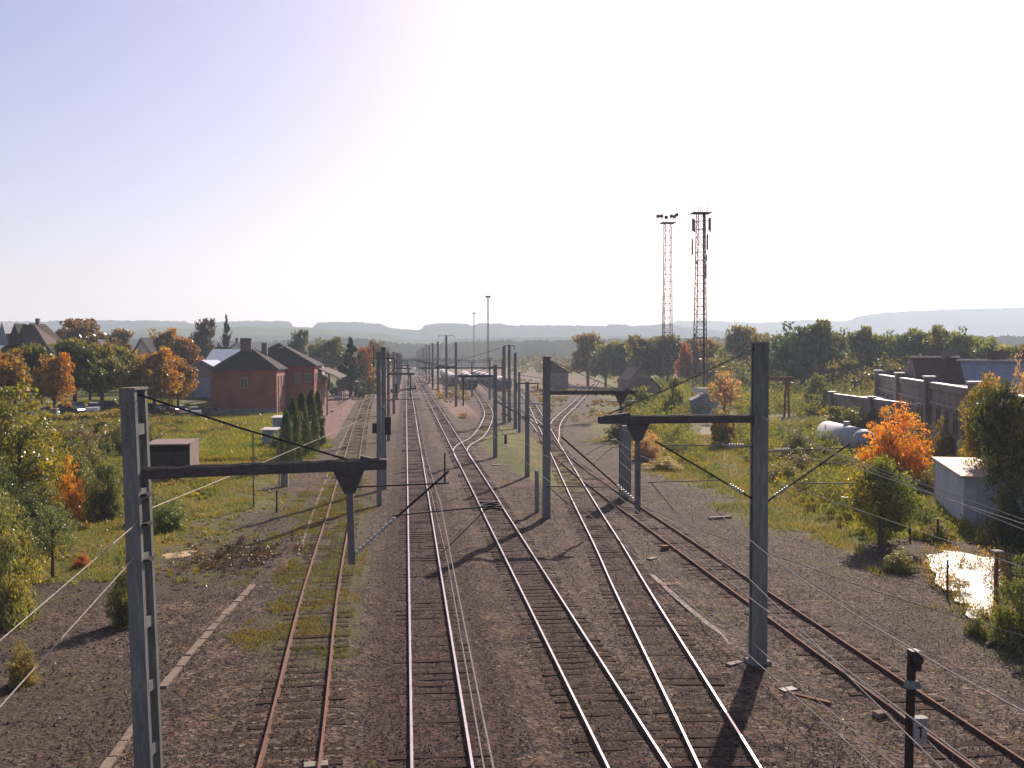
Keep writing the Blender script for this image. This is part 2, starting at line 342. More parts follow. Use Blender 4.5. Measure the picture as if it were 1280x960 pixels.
# ------------------------------------------------------------------ ground sheet
def axis(lo, hi, a, b, fine, g):
    L = [a]; s_ = fine
    while L[-1] > lo: s_ *= g; L.append(L[-1] - s_)
    L = L[::-1]; x = a
    while x < b: x += fine; L.append(x)
    s_ = fine
    while L[-1] < hi: s_ *= g; L.append(L[-1] + s_)
    return np.array(L)
xs = axis(-4200, 4200, -34, 42, .42, 1.06); ys = axis(-60, 5600, 18, 110, .42, 1.022)
X, Y = np.meshgrid(xs, ys)
dtr = np.full(X.shape, 99.0); tri = {}
for k, C in TRK.items():
    cy = np.array([c.y for c in C]); cx = np.array([c.x for c in C]); o_ = np.argsort(cy)
    d = np.abs(X - np.interp(Y, cy[o_], cx[o_])); d = np.where((Y < cy.min() - 1) | (Y > cy.max() + 1), 99, d); tri[k] = d; dtr = np.minimum(dtr, d)
Z = H(X, Y); Z = np.where(dtr < 1.9, np.minimum(Z, -.02) * sst(2.4, 1.3, dtr) * .5 + Z * .0 + .02 * 0, Z); Z = np.where(dtr < 1.9, .052 + (fbm(X * 1.3, Y * 1.3, 9, 3) - .5) * .09 - .05 * sst(1.2, 1.8, dtr), Z)
yl, yr = yard_left(Y), yard_right(Y)
def c01(a): return np.clip(a, 0, 1)
grass = c01(np.maximum(yl - X, X - yr) / 6 + .5 + (fbm(X / 7, Y / 7, 21) - .5) * 1.4)
grass = np.where((X < -8) & (Y < 46), c01((-19 - X) / 7 + .3 + (fbm(X / 4, Y / 4, 22) - .5) * 1.8), grass)
patch = sst(.56, .68, fbm(X / 8, Y / 14, 31)) * sst(3.0, 4.5, dtr) * sst(65, 110, Y) * .75
grass = np.maximum(grass, patch)
grass = np.where(np.hypot(X - 28.6, (Y - 43) * .6) < 5.5, 0, grass)
grass = np.maximum(grass, .85 * sst(2.2, 1.0, np.hypot((X - 12.5) / 2.4, (Y - 108) / 24)))
pink = np.where((X < -6) & (X > -20.5), sst(125, 160, Y - (X + 20) * -2), 0) * sst(2.0, 3.0, tri['siding']) + sst(110, 170, Y) * ((X > -8) & (X < -.6)) * .55 + sst(130, 190, Y) * sst(7.6, 8.4, X) * sst(14, 12, X) * .9 + sst(190, 320, Y) * (X > 8) * (X < yr) * .45
pink = pink * .9 + .12 * (Y > 240) * (X < yr) * (X > yl)
grass = np.where((pink > .6) & (Y > 120), grass * .25, grass)
pk = sst(1.6, .6, np.abs(X - np.interp(Y, [60, 86, 125, 170], [24, 30, 40, 58]))) * sst(70, 85, Y) * sst(180, 150, Y) * .8
pk = np.maximum(pk, .8 * sst(2.4, 1.2, np.hypot((X + 24.5) / 2.6, (Y - 158) / 7)))
soot = c01(sst(2.3, 1.4, tri['main']) * .95 + sst(.45, .2, np.minimum(tri['second'], tri['third'])) * .3 + sst(1.6, .9, np.minimum(tri['second'], tri['third'])) * .42 + .36 * ((X > -2.6) & (X < .2)) + sst(1.5, 1., np.minimum(tri['crossover'], tri['link'])) * .3)
soot = np.maximum(soot, .5 * sst(2.5, 1.2, np.abs(X - 3.2)) * sst(140, 40, Y))
moss = c01(sst(.42, .62, fbm(X / 4, Y / 4, 43)) * .75 * ((X < -7) & (X > -24) & (Y < 75)) * sst(38, 48, Y) + sst(3.2, 1.2, np.abs(tri['siding'])) * .6 * sst(26, 34, Y) + sst(.5, .65, fbm(X / 3, Y / 6, 41)) * .35 * ((X < -2) | (X > 20)) + .25 * (X > 7) * (X < 22) * sst(.52, .6, fbm(X / 2, Y / 5, 44)))
dirt = c01(((X < -7.5) & (Y < 75)) * .62 + (fbm(X / 5, Y / 5, 51) - .5) + .35 * (X > 17))
NX, NY = len(xs), len(ys)
me = bpy.data.meshes.new('ground'); V = np.stack([X, Y, Z], -1).reshape(-1, 3)
ii = (np.arange(NY - 1)[:, None] * NX + np.arange(NX - 1)[None]).ravel(); F = np.stack([ii, ii + 1, ii + NX + 1, ii + NX], -1)
me.vertices.add(len(V)); me.vertices.foreach_set('co', V.astype(np.float32).ravel()); me.loops.add(F.size); me.loops.foreach_set('vertex_index', F.astype(np.int32).ravel())
me.polygons.add(len(F)); me.polygons.foreach_set('loop_start', np.arange(0, F.size, 4, dtype=np.int32)); me.polygons.foreach_set('use_smooth', np.ones(len(F), bool))
for nm, ch in (('zone_a', (grass, pink, pk)), ('zone_b', (soot, moss, dirt))):
    a = me.attributes.new(nm, 'FLOAT_COLOR', 'POINT'); a.data.foreach_set('color', np.stack([*[c01(c) for c in ch], np.ones_like(X)], -1).astype(np.float32).ravel())
me.materials.append(M['ground']); me.update(calc_edges=True)
tag(link('ground', me), kind='structure')
def zone(arr, x, y):
    j = np.clip(np.searchsorted(xs, x), 0, NX - 1); i = np.clip(np.searchsorted(ys, y), 0, NY - 1); return arr[i, j]

# hills
def hill(poly, D0, D1, m, bump, seed, cell=3.0):
    px = np.arange(poly[0][0], poly[-1][0], cell); yt = np.interp(px, [p[0] for p in poly], [p[1] for p in poly]); rows = [0, .15, .35, .55, .75, .88, .96, 1, 1.03, 1.3]; V = []
    for r in rows:
        D = D0 + (D1 - D0) * r
        for j, (x, y) in enumerate(zip(px, yt)):
            top = atD(x, y, D1).z; p = atD(x, 445, D)
            nz = float(fbm(j * .9 + seed, r * 40 + seed, seed, 3)) - .5
            z = top * float(sst(0, 1.02, min(r, 1))) + nz * bump * (r >= .96) + (float(fbm(j * .12, r * 4, seed, 2)) - .5) * 8 * (0 < r < .9)
            if r > 1.2 or r == 0: z = -.5
            V.append((p.x, p.y, z))
    n = len(px); F = [(a * n + b, a * n + b + 1, (a + 1) * n + b + 1, (a + 1) * n + b) for a in range(len(rows) - 1) for b in range(n - 1)]
    mb = MB(); mb.v, mb.f, mb.m = V, F, [0] * len(F); return tag(mb.build('hill', m), kind='structure')
sk = [(-300, 404), (0, 402), (60, 402.5), (62, 401), (180, 401), (232, 402), (236, 404), (262, 405), (264, 403), (300, 402), (310, 401), (362, 402), (368, 409), (392, 409.5), (396, 403.5), (440, 402.5), (476, 405), (484, 409), (500, 412), (526, 413), (531, 406), (545, 404.5), (585, 405), (588, 407.5), (600, 404.5), (625, 404.5), (638, 407), (700, 407), (757, 407.5), (763, 405.5), (782, 406), (788, 408), (836, 405), (843, 407), (900, 414), (1000, 420), (1100, 424), (1300, 428)]
hill(sk, 2300, 3100, M['forest'], 9, 3, 2.5)
hill([(800, 408), (840, 404), (846, 401.5), (890, 401), (925, 403), (950, 404), (1000, 400), (1058, 402), (1072, 395.5), (1100, 391.5), (1150, 388.5), (1200, 386.5), (1290, 384.5), (1500, 386)], 3300, 4600, M['forest'], 12, 8, 2.5)
hill([(-300, 414), (150, 413), (190, 409), (250, 411), (300, 408), (395, 411), (480, 417), (520, 425), (600, 423), (760, 420), (900, 424), (1400, 420)], 1500, 2200, M['fields'], 2, 5, 4)
hill([(-300, 424), (200, 425), (330, 428), (450, 424), (500, 430), (540, 431), (600, 427), (700, 426), (800, 424), (1400, 420)], 900, 1300, M['forest'], 10, 6, 2.0)

# ------------------------------------------------------------------ foliage
def unit(n):
    v = rng.normal(size=(n, 3)); return v / np.linalg.norm(v, axis=1)[:, None]
def quads(c, size, asp=.62, up=0.0):
    n = len(c); a = unit(n); a[:, 2] += up; a /= np.linalg.norm(a, axis=1)[:, None]; b = np.cross(a, unit(n)); b /= np.linalg.norm(b, axis=1)[:, None] + 1e-9
    s = size * rng.uniform(.6, 1.35, n)[:, None]; a = a * s; b = b * s * asp
    return np.stack([c - a, c - b * .9 - a * .1, c + a, c + b * .9 - a * .1], 1).reshape(-1, 3)
def crown_mesh(name, kind, nc, nl, leaf, seed):
    global rng; rng = np.random.default_rng(seed)
    if kind == 'conifer':
        h = rng.uniform(0, 1, nc) ** 1.25; th = rng.uniform(0, 6.283, nc); rr = (1 - h) ** .85 * rng.uniform(.45, 1., nc) * (0.8 + .35 * np.sin(h * 40)); cc = np.stack([rr * np.cos(th), rr * np.sin(th), h * 2 - 1 - rr * .12], -1); cr = .16 * (1.15 - h)
    elif kind == 'column':
        h = rng.uniform(0, 1, nc); th = rng.uniform(0, 6.283, nc); rr = np.minimum(1, (1 - h) ** .5 * 1.15) * rng.uniform(.55, 1., nc); cc = np.stack([rr * np.cos(th), rr * np.sin(th), h * 2 - 1], -1); cr = .2 * np.ones(nc)
    elif kind == 'shrub':
        d = unit(nc); d[:, 2] = np.abs(d[:, 2]) * 1.0; rr = rng.uniform(.25, 1., nc) ** .6; lob = .8 + .35 * np.sin(3 * np.arctan2(d[:, 1], d[:, 0]) + seed); cc = d * (rr * lob)[:, None] * .88; cc[:, 2] = cc[:, 2] * 1.9 - 1; cr = rng.uniform(.12, .28, nc)
    elif kind == 'sparse':
        d = unit(nc); rr = rng.uniform(.2, 1., nc) ** .5; cc = d * rr[:, None] * .9; cr = rng.uniform(.10, .2, nc)
    else:
        d = unit(nc); rr = rng.uniform(.3, 1., nc) ** .5; lob = .84 + .2 * np.sin(4 * d[:, 0] + seed) + .16 * np.sin(5 * d[:, 2] + 2 * d[:, 1] + seed * 2); cc = d * (rr * lob)[:, None] * .86; cc[:, 2] = np.maximum(cc[:, 2], -.86); cc[:, :2] *= (1 - .38 * np.maximum(cc[:, 2:3], 0)); cc[:, :2] += .10 * np.sin(cc[:, 2:3] * 4 + seed); cr = rng.uniform(.13, .30, nc)
    k = rng.integers(0, nc, nl); off = unit(nl) * rng.uniform(.25, 1., nl)[:, None] ** .5; P = cc[k] + off * (cr[k] if np.ndim(cr) else cr)[:, None] * (1, 1, .8)
    Q = quads(P, leaf, up=(.6 if kind in ('shrub',) else 0) if kind != 'conifer' else -.3)
    ct = rng.uniform(0, 1, nc); tint = np.clip(.55 * ct[k] + .45 * rng.uniform(0, 1, nl), 0, 1); wm = (rng.uniform(0, 1, nc) ** 3)[k] * .7 + (rng.uniform(0, 1, nl) > .9) * .4
    if kind == 'broad': wm = sst(-.1, .9, cc[:, 0] * .8 + cc[:, 2] * .35 + rng.normal(0, .25, nc))[k] + (rng.uniform(0, 1, nl) > .88) * .4
    if kind in ('conifer', 'column'): wm = wm * .3
    return npmesh(name, Q, 4, [M['leaf']], dict(tint=tint, warm=np.clip(wm, 0, 1)))
CR = {}
for kind in ('broad', 'shrub', 'conifer', 'column', 'sparse'):
    for s_ in range(2):
        CR[kind, 'lo', s_] = crown_mesh('crown_' + kind, kind, 130, 6500 if kind != 'sparse' else 2600, .066, 100 + s_ * 7 + len(kind))
        CR[kind, 'hi', s_] = crown_mesh('crown_' + kind, kind, 190, 15000 if kind != 'sparse' else 5000, .034, 300 + s_ * 5 + len(kind))
rng = np.random.default_rng(11)
TRN = []
for s_ in range(3):
    rr_ = random.Random(s_); mb = MB(); mb.tube([(0, 0, -.03), (.01, 0, .3), (-.02, .01, .6), (0, 0, .9)], .075, 7, 0, .015)
    for k in range(9):
        z = rr_.uniform(.3, .75); a = k * 2.4 + rr_.random(); e = rr_.uniform(.35, .75); mb.tube([(0, 0, z), (math.cos(a) * e * .5, math.sin(a) * e * .5, z + .09), (math.cos(a) * e, math.sin(a) * e, z + .2)], .026, 5, 0, .006)
    o = mb.build('trunk', M['bark'], None, True); TRN.append(o.data); bpy.data.objects.remove(o)
ntree = 0
def tree(px, D, ytop, wpx, kind, color, label, group=None, cat_=None, low=None, warm=None):
    """one tree or bush: trunk foot at D along the view, crown as wide as wpx there"""
    global ntree; ntree += 1
    g = atD(px, 445, D); z0 = Hf(g.x, g.y); zt = atD(px, ytop, D).z; h = max(.5, zt - z0); r = wpx / FOC * D / 2 * {'broad': 1.2, 'sparse': 1.1, 'shrub': 1.08, 'conifer': 1.1, 'column': 1.05}[kind]; color = tuple(min(.6, q * 1.55) for q in color)
    shrub = kind in ('shrub', 'column'); low = low if low is not None else (0. if shrub else (.12 if kind == 'conifer' else .24))
    name = {'shrub': 'bush', 'column': 'conifer', 'conifer': 'conifer', 'sparse': 'tree', 'broad': 'tree'}[kind]
    if kind == 'column': name = 'conifer'
    root = thing(name, (g.x, g.y, z0 - .03), label, cat_ or {'bush': 'bush', 'conifer': 'conifer', 'tree': 'tree'}[name], group, random.uniform(0, 6.28))
    res = 'hi' if D < 108 else 'lo'; v = ntree % 2
    c = link('crown', CR[kind, res, v], root); kz = {'shrub': 1.17, 'broad': 1.09}.get(kind, 1.03); c.scale = (r, r, h * (1 - low) / 2 * kz); c.location = (0, 0, h * low + h * (1 - low) / 2 * (kz if kind == 'shrub' else 1.03)); c.color = (*color, 1)
    t = link('trunk', TRN[ntree % 3], root); t.scale = (r, r, h * .97) if not shrub else (r * .45, r * .45, h * .8)
    if kind in ('broad', 'conifer'): q = min(r, h * .4); t.scale = (q, q, h * .97)
    return root
GR = (.055, .075, .025); DG = (.028, .045, .022); OL = (.095, .095, .03); OR = (.15, .10, .03); RB = (.085, .058, .036); YG = (.15, .14, .035); GG = (.10, .115, .065); RD = (.22, .05, .03); PK = (.26, .19, .15)
# street trees on the bank road
st = 'trees in the row above the bank'
for a in [(2, 118, 434, 64, 'broad', (.165, .105, .03), 'round orange street tree at the left edge of the picture above the bank'),
          (34, 133, 425, 62, 'broad', GR, 'dark green street tree between the two orange ones left of the big one'),
          (67, 129, 441, 44, 'broad', (.18, .105, .03), 'slim orange-topped street tree in front of the slate roofed house'),
          (93, 139, 419, 66, 'broad', (.06, .078, .026), 'tallest dark green street tree above the parked cars'),
          (127, 142, 428, 58, 'broad', OL, 'olive street tree with orange tinge right of the tallest green one'),
          (150, 150, 427, 50, 'broad', (.075, .09, .03), 'green street tree behind the top of the left concrete mast'),
          (192, 146, 435, 58, 'broad', (.16, .105, .03), 'round bright orange street tree right of the left mast'),
          (222, 152, 441, 46, 'broad', (.115, .075, .03), 'reddish green street tree next to the grey shed')]: tree(*a[:6], a[6], st, low=.14)
for a in [(18, 160, 436, 60, 'broad', GR, 'green tree behind the leftmost street trees'), (52, 165, 440, 56, 'broad', OL, 'olive tree standing behind the slim orange street tree'),
          (112, 165, 436, 60, 'broad', (.05, .065, .025), 'dark tree behind the gap right of the tallest street tree'), (170, 172, 441, 50, 'broad', (.09, .085, .03), 'olive brown tree between the left mast top and the orange street tree')]: tree(*a)
for a in [(108, 235, 398, 74, 'broad', RB, 'wide copper brown tree on the skyline behind the street trees'), (150, 240, 408, 38, 'broad', (.08, .065, .035), 'duller brown tree joined to the right of the copper one'),
          (205, 215, 410, 48, 'broad', (.15, .11, .04), 'yellow-brown tree behind the small dark roofs'), (232, 205, 418, 38, 'broad', (.12, .07, .04), 'reddish tree just left of the long dark roof'),
          (253, 262, 398, 30, 'broad', (.035, .04, .025), 'tall dark tree on the skyline left of the lone spruce'), (283, 262, 397, 26, 'conifer', DG, 'lone thin spruce on the skyline above the station'),
          (372, 310, 412, 26, 'broad', (.04, .055, .035), 'dark round tree on the skyline behind the station roof'), (395, 330, 427, 30, 'broad', (.10, .085, .04), 'yellowish tree low behind the station roof'),
          (411, 290, 421, 46, 'broad', (.06, .075, .04), 'large green tree behind the platform canopy'), (438, 235, 425, 54, 'conifer', (.022, .034, .024), 'dense dark conifer beside the station forecourt'),
          (452, 262, 434, 30, 'broad', (.13, .075, .045), 'reddish tree right of the dense dark conifer'), (462, 265, 452, 36, 'shrub', (.13, .12, .04), 'rounded yellow-green bush behind the siding'),
          (470, 380, 425, 26, 'broad', (.09, .06, .05), 'hazy brownish tree left of the far tracks'), (455, 350, 432, 26, 'broad', (.05, .06, .04), 'hazy green tree behind the reddish one'),
          (482, 520, 433, 20, 'broad', (.06, .06, .04), 'faint far tree at the left end of the tracks')]: tree(*a)
# left foreground and bank
lf = [(22, 62, 494, 145, 'shrub', (.11, .115, .025), 'big olive green tree filling the left edge of the picture'), (-8, 52, 560, 90, 'shrub', (.035, .05, .02), 'dark green bush at the left edge below the olive tree'),
      (84, 60, 576, 40, 'shrub', (.32, .17, .02), 'bright orange-yellow bush beside the big olive tree'), (62, 44.5, 626, 62, 'sparse', (.075, .10, .05), 'small grey-green sapling with a thin visible trunk'),
      (8, 37, 632, 74, 'shrub', (.13, .14, .06), 'pale olive bush in the lower left corner'), (38, 56, 600, 70, 'shrub', (.06, .08, .035), 'green bush behind the sapling'),
      (133, 62, 560, 52, 'shrub', (.075, .095, .05), 'grey-green bush left of the concrete mast'), (112, 80, 548, 60, 'shrub', (.11, .11, .045), 'low brownish green bush on the bank foot'),
      (152, 37, 692, 46, 'shrub', (.085, .10, .035), 'small green bush at the foot of the left mast'), (206, 57, 622, 46, 'shrub', (.075, .11, .04), 'rounded green bush right of the left mast'),
      (185, 60, 606, 36, 'shrub', (.07, .085, .035), 'darker bush close behind the left mast'), (148, 100, 522, 66, 'shrub', (.075, .085, .03), 'dark bush on the slope behind the left mast'),
      (60, 98, 530, 90, 'shrub', (.10, .11, .035), 'broad green bush on the slope below the parked cars'), (105, 100, 532, 60, 'shrub', (.10, .09, .04), 'brownish bush on the slope below the dark car'),
      (196, 86, 548, 28, 'shrub', (.03, .04, .018), 'dark bush against the left side of the wooden shelter'), (346, 106, 540, 26, 'shrub', (.07, .10, .03), 'small bright bush beside the grey cabin'),
      (100, 47, 690, 24, 'shrub', (.22, .09, .04), 'small reddish bush beside the sapling'), (20, 30, 800, 40, 'shrub', (.13, .12, .05), 'low yellowish bush at the left edge near the bottom')]
lf += [(48, 70, 520, 90, 'shrub', (.10, .11, .03), 'olive bush between the big olive tree and the slope'), (5, 75, 505, 70, 'broad', (.10, .11, .03), 'yellow-green tree behind the big olive one at the left edge'), (92, 70, 556, 60, 'shrub', (.08, .10, .035), 'green bush behind the bright orange-yellow one'),
       (-10, 44, 610, 90, 'shrub', (.07, .09, .035), 'shaded green bush cut by the left edge of the picture'), (118, 66, 590, 54, 'shrub', (.10, .105, .045), 'brownish green bush left of the mast below its beam'), (178, 104, 515, 52, 'shrub', (.10, .11, .03), 'rough bush on the slope right of the left mast top'),
       (28, 46, 655, 56, 'shrub', (.09, .11, .05), 'grey-green bush left of the sapling'), (120, 112, 524, 60, 'shrub', (.12, .115, .035), 'rough olive bush high on the slope under the dark car')]
for a in lf: tree(*a)
for i, (px, D, yt, wx) in enumerate([(357, 88, 518, 22), (366, 93, 502, 22), (377, 98, 496, 24), (388, 104, 491, 22), (397, 110, 494, 18)]):
    tree(px, D, yt, wx, 'column', (.035, .05, .02), ['nearest', 'second', 'middle', 'fourth', 'farthest'][i] + ' dark conifer in the short row beside the station', 'row of dark conifers')
# right side
for a in [(1114, 78, 504, 90, 'shrub', (.34, .17, .025), 'brilliant orange and red autumn tree by the white tank'), (1103, 53, 562, 84, 'broad', (.105, .125, .03), 'green leafy tree in front of the orange one', None, None, .0),
          (1140, 80, 545, 50, 'shrub', (.30, .07, .03), 'dark red bush on the right flank of the orange tree'),
          (1268, 54, 462, 84, 'broad', (.05, .062, .03), 'tall dark green tree at the right edge beside the blue-grey hut'), (1236, 62, 476, 78, 'broad', (.15, .12, .03), 'olive yellow tree behind the dark one at the right edge'),
          (1185, 88, 540, 60, 'shrub', OL, 'olive bush behind the blue-grey hut'), (1205, 70, 558, 40, 'shrub', YG, 'yellow-green bush close behind the hut roof'), (1160, 72, 592, 40, 'shrub', (.12, .11, .04), 'bush between the orange tree and the hut'),
          (1268, 52, 585, 70, 'shrub', (.045, .06, .025), 'dark shaded bush right of the blue-grey hut'), (1282, 34, 704, 78, 'shrub', (.08, .10, .03), 'leafy green bush in the lower right corner'),
          (1128, 46.5, 688, 50, 'shrub', (.14, .14, .06), 'speckled bush on the left side of the bright wet pavement'), (1175, 54, 650, 44, 'shrub', (.12, .12, .05), 'grey-green bush behind the bright wet pavement'),
          (1203, 42, 722, 30, 'sparse', (.14, .12, .05), 'thin twiggy bush standing in front of the bright wet pavement'), (1226, 35.5, 768, 34, 'shrub', (.10, .11, .04), 'low bush on the near side of the bright wet pavement'),
          (808, 96, 538, 44, 'shrub', PK, 'pale pinkish feathery bush right of the short concrete mast'), (833, 88, 572, 52, 'shrub', (.20, .17, .04), 'yellow flowering bush below the feathery one'),
          (1000, 93, 530, 54, 'shrub', GG, 'grey-green willow bush right of the big mast'), (1000, 84, 562, 50, 'shrub', (.13, .13, .05), 'olive bush in front of the white tank'),
          (985, 78, 575, 50, 'shrub', (.12, .12, .045), 'olive bush by the right-hand bracket of the big mast'), (1060, 120, 503, 44, 'shrub', (.11, .12, .05), 'tall shrub behind the white tank'),
          (1085, 116, 510, 40, 'shrub', (.10, .10, .045), 'shrub before the brick parapet'), (1155, 98, 515, 44, 'shrub', (.10, .11, .05), 'shrub right of the orange tree against the brick wall'),
          (1052, 118, 507, 50, 'shrub', (.11, .12, .055), 'grey-green shrub below the end pier of the annex'), (1180, 84, 528, 50, 'shrub', (.12, .10, .045), 'brownish shrub against the ruined yard wall'), (1216, 73, 532, 44, 'shrub', (.10, .115, .05), 'shrub filling the corner between yard wall and hut'), (1142, 88, 530, 44, 'shrub', (.12, .125, .05), 'shrub just behind the right side of the orange tree'),
          (778, 118, 515, 40, 'shrub', (.13, .13, .04), 'yellow-green bush behind the short concrete mast'), (905, 108, 505, 40, 'shrub', (.15, .13, .05), 'yellowish bush right of the tower hut'),
          (842, 150, 470, 34, 'shrub', (.12, .13, .045), 'green bush left of the tower hut'), (800, 165, 478, 44, 'shrub', (.10, .12, .035), 'green bush hiding the foot of the dark roofed house'),
          (906, 150, 462, 40, 'sparse', PK, 'pale silvery birch scrub right of the tall mast'), (1020, 170, 460, 40, 'shrub', GG, 'silvery willow scrub right of the rusty crane'),
          (1290, 66, 430, 50, 'sparse', (.2, .15, .13), 'bare pale twigs at the right edge above the metal roof')]: tree(*a)
wd = [(735, 335, 413, 42, RB), (757, 320, 426, 34, (.10, .09, .04)), (782, 315, 424, 40, (.06, .065, .035)), (808, 300, 419, 46, (.07, .065, .035)), (835, 300, 415, 46, (.055, .06, .03)), (857, 280, 428, 18, (.15, .06, .055)),
      (868, 300, 420, 36, (.05, .055, .03)), (893, 290, 423, 34, (.12, .08, .04)), (928, 280, 402, 44, (.09, .075, .04)), (955, 270, 416, 36, (.10, .085, .04)), (980, 245, 414, 42, (.05, .06, .03)), (1008, 228, 400, 70, (.04, .05, .028)),
      (1040, 232, 410, 50, (.045, .055, .03)), (1068, 240, 408, 44, (.06, .065, .03)), (1098, 240, 413, 50, (.075, .08, .035)), (1128, 235, 411, 46, (.055, .065, .03)), (1156, 230, 409, 44, (.06, .07, .032)), (1185, 225, 407, 50, (.07, .07, .035)),
      (1200, 215, 412, 40, (.05, .06, .03)), (1235, 222, 421, 50, (.09, .095, .04)), (1262, 200, 428, 50, (.08, .08, .035)), (1290, 195, 430, 44, (.09, .08, .04))]
wl = ['rounded brown tree standing alone at the left end of the wood', 'yellowish tree next to the lone brown one', 'dark tree between the yellowish tree and the floodlight tower', 'brown-green tree left of the floodlight tower', 'dark tree right behind the floodlight tower', 'small crimson tree between the two towers',
      'dark tree between the crimson tree and the telecom tower', 'orange-brown tree just right of the telecom tower', 'pointed tallest tree left of the big mast top', 'yellow-brown tree showing right of the big mast', 'dark tree above the rusty crane', 'largest dark tree of the wood, right of the big mast',
      'dark tree at the right flank of the largest tree', 'green tree left of the factory roofs', 'lighter green tree behind the factory parapet corner', 'dark tree behind the factory gable', 'green tree above the middle of the factory roof', 'brownish topped tree with the highest crown above the factory',
      'dark small tree right of the highest crown above the factory', 'pale green tree above the metal factory roof', 'olive tree above the right end of the metal roof', 'tree at the right edge behind the factory']
for (px, D, yt, wx, c), l in zip([(a, b, c_, d, (e[0] * 1.2, e[1] * 1.5, e[2] * 1.7)) for a, b, c_, d, e in wd], wl): tree(px, D, yt, wx * 1.12, 'broad', c, l, 'trees of the wood', low=.08)  # crowns greener, also lightened and blued: haze painted into the leaf colour

# stuff foliage: clumps no one could count
def thicket(name, pts, rad, nleaf, leaf, color, kind='stuff', upr=.6, tall=1.0):
    n = len(pts); pts = np.array(pts); k = np.repeat(np.arange(n), nleaf); r = np.asarray(rad)[k] if np.ndim(rad) else rad
    off = unit(len(k)) * rng.uniform(.2, 1, len(k))[:, None]; off[:, 2] = np.abs(off[:, 2]) * tall; P = pts[k] + off * np.reshape(r, (-1, 1)); t = rng.uniform(0, 1, n)
    Q = quads(P, np.reshape(leaf[k], (-1, 1)) if np.ndim(leaf) else leaf, .45, upr)
    me_ = npmesh(name, Q, 4, [M['leaf']], dict(tint=np.clip(.6 * t[k] + .4 * rng.uniform(0, 1, len(k)), 0, 1), warm=np.clip((rng.uniform(0, 1, n) ** 2)[k] + (rng.uniform(0, 1, len(k)) > .9) * .3, 0, 1)))
    o = link(name, me_); o.color = (*[q * 1.35 for q in color], 1); return tag(o, kind=kind)
def scatter(n, x0, x1, y0, y1, cond, hmax=0):
    x = rng.uniform(x0, x1, n); y = y0 + (y1 - y0) * rng.uniform(0, 1, n); ok = cond(x, y); x, y = x[ok], y[ok]
    return np.stack([x, y, H(x, y) + rng.uniform(0, 1, len(x)) * hmax], -1)
nz = lambda x, y, s, k: fbm(x / k, y / k, s)
# wood filling
p = scatter(2600, 60, 330, 195, 420, lambda x, y: (x > 66 + (y - 195) * .24) & (x < 45 + y * .85), 9)
thicket('woodland', p, rng.uniform(2, 3.6, len(p)), 70, .38, (.085, .092, .045), upr=.1)
p = scatter(1500, -140, -32, 195, 420, lambda x, y: nz(x, y, 61, 20) > .45, 6)
thicket('town_greenery', p, rng.uniform(1.5, 3, len(p)), 40, .45, (.07, .075, .035), upr=.1)
p = scatter(2600, -260, 420, 430, 900, lambda x, y: (np.abs(x - 12) > 16 + (y - 430) * .0) & (x < 40 + y * .8) & ((x < 5) | (x > 65)), 8)
thicket('far_woodland', p, rng.uniform(3, 6, len(p)), 26, .9, (.06, .06, .035), upr=.1)
# undergrowth on the right
p = scatter(5200, 26, 150, 88, 330, lambda x, y: (x > yard_right(y) + 5) & (nz(x, y, 71, 12) > .42) & (np.abs(x - np.interp(y, [60, 86, 125, 170], [24, 30, 40, 58])) > 3.2) & ~((x > 42) & (x < 78) & (y > 70) & (y < 148)) , 1.6)
thicket('undergrowth', p, rng.uniform(.8, 2.6, len(p)) * np.interp(p[:, 1], [90, 200], [.75, 1.25]), 75, .24, (.105, .125, .04), upr=1.2, tall=1.3)
p = scatter(5200, 22, 62, 40, 125, lambda x, y: (x > yard_right(y) + 2.5) & (nz(x, y, 72, 5) > .46) & (np.abs(x - np.interp(y, [60, 86, 125, 170], [24, 30, 40, 58])) > 2) & (np.hypot((x - 28.8), (y - 43) * .6) > 5) & ~((x > 32.5) & (x < 41) & (y > 56) & (y < 69)), .3)
thicket('weeds', p, rng.uniform(.25, .75, len(p)), 80, .10, (.125, .145, .045), upr=1.2, tall=1.3)
p = scatter(3000, 25, 80, 46, 135, lambda x, y: (x > yard_right(y) + 4.5) & (nz(x, y, 78, 7) > .47) & (np.abs(x - np.interp(y, [60, 86, 125, 170], [24, 30, 40, 58])) > 3) & ~((x > 31.5) & (x < 42) & (y > 50) & (y < 69)) & (np.hypot((x - 29), (y - 43) * .6) > 6.5), .4)
thicket('scrub', p, rng.uniform(.6, 1.55, len(p)), 260, .12, (.105, .125, .045), upr=1.0, tall=1.35)
p = scatter(1400, 60, 140, 60, 200, lambda x, y: (x > 70) & (nz(x, y, 73, 9) > .35), 2)
thicket('undergrowth', p, rng.uniform(.8, 2.4, len(p)), 70, .28, (.10, .11, .04), upr=.8)
# bank and left verge
p = scatter(3400, -75, -22, 60, 170, lambda x, y: (edge_x(y) - x < 14) & (edge_x(y) - x > -14) & (nz(x, y, 74, 6) > .40) & (x < edge_x(y) - (y > 118) * -1), .3)
thicket('bank_scrub', p, rng.uniform(.35, .9, len(p)), 60, .14, (.11, .125, .03), upr=1.0)
p = scatter(1500, -34, -13, 28, 66, lambda x, y: (x < -15 - (y - 28) * .12) & (nz(x, y, 75, 4) > .5), .1)
thicket('weeds', p, rng.uniform(.2, .55, len(p)), 90, .075, (.13, .13, .045), upr=1.2)
ey = rng.uniform(92, 166, 900); p = np.stack([edge_x(ey) + 1.5 + rng.normal(0, .5, 900), ey, H(edge_x(ey) + 1.5, ey) + rng.uniform(0, .5, 900)], -1)
thicket('hedge_growth', p, rng.uniform(.3, .6, 900), 60, .13, (.14, .14, .035), upr=.6)
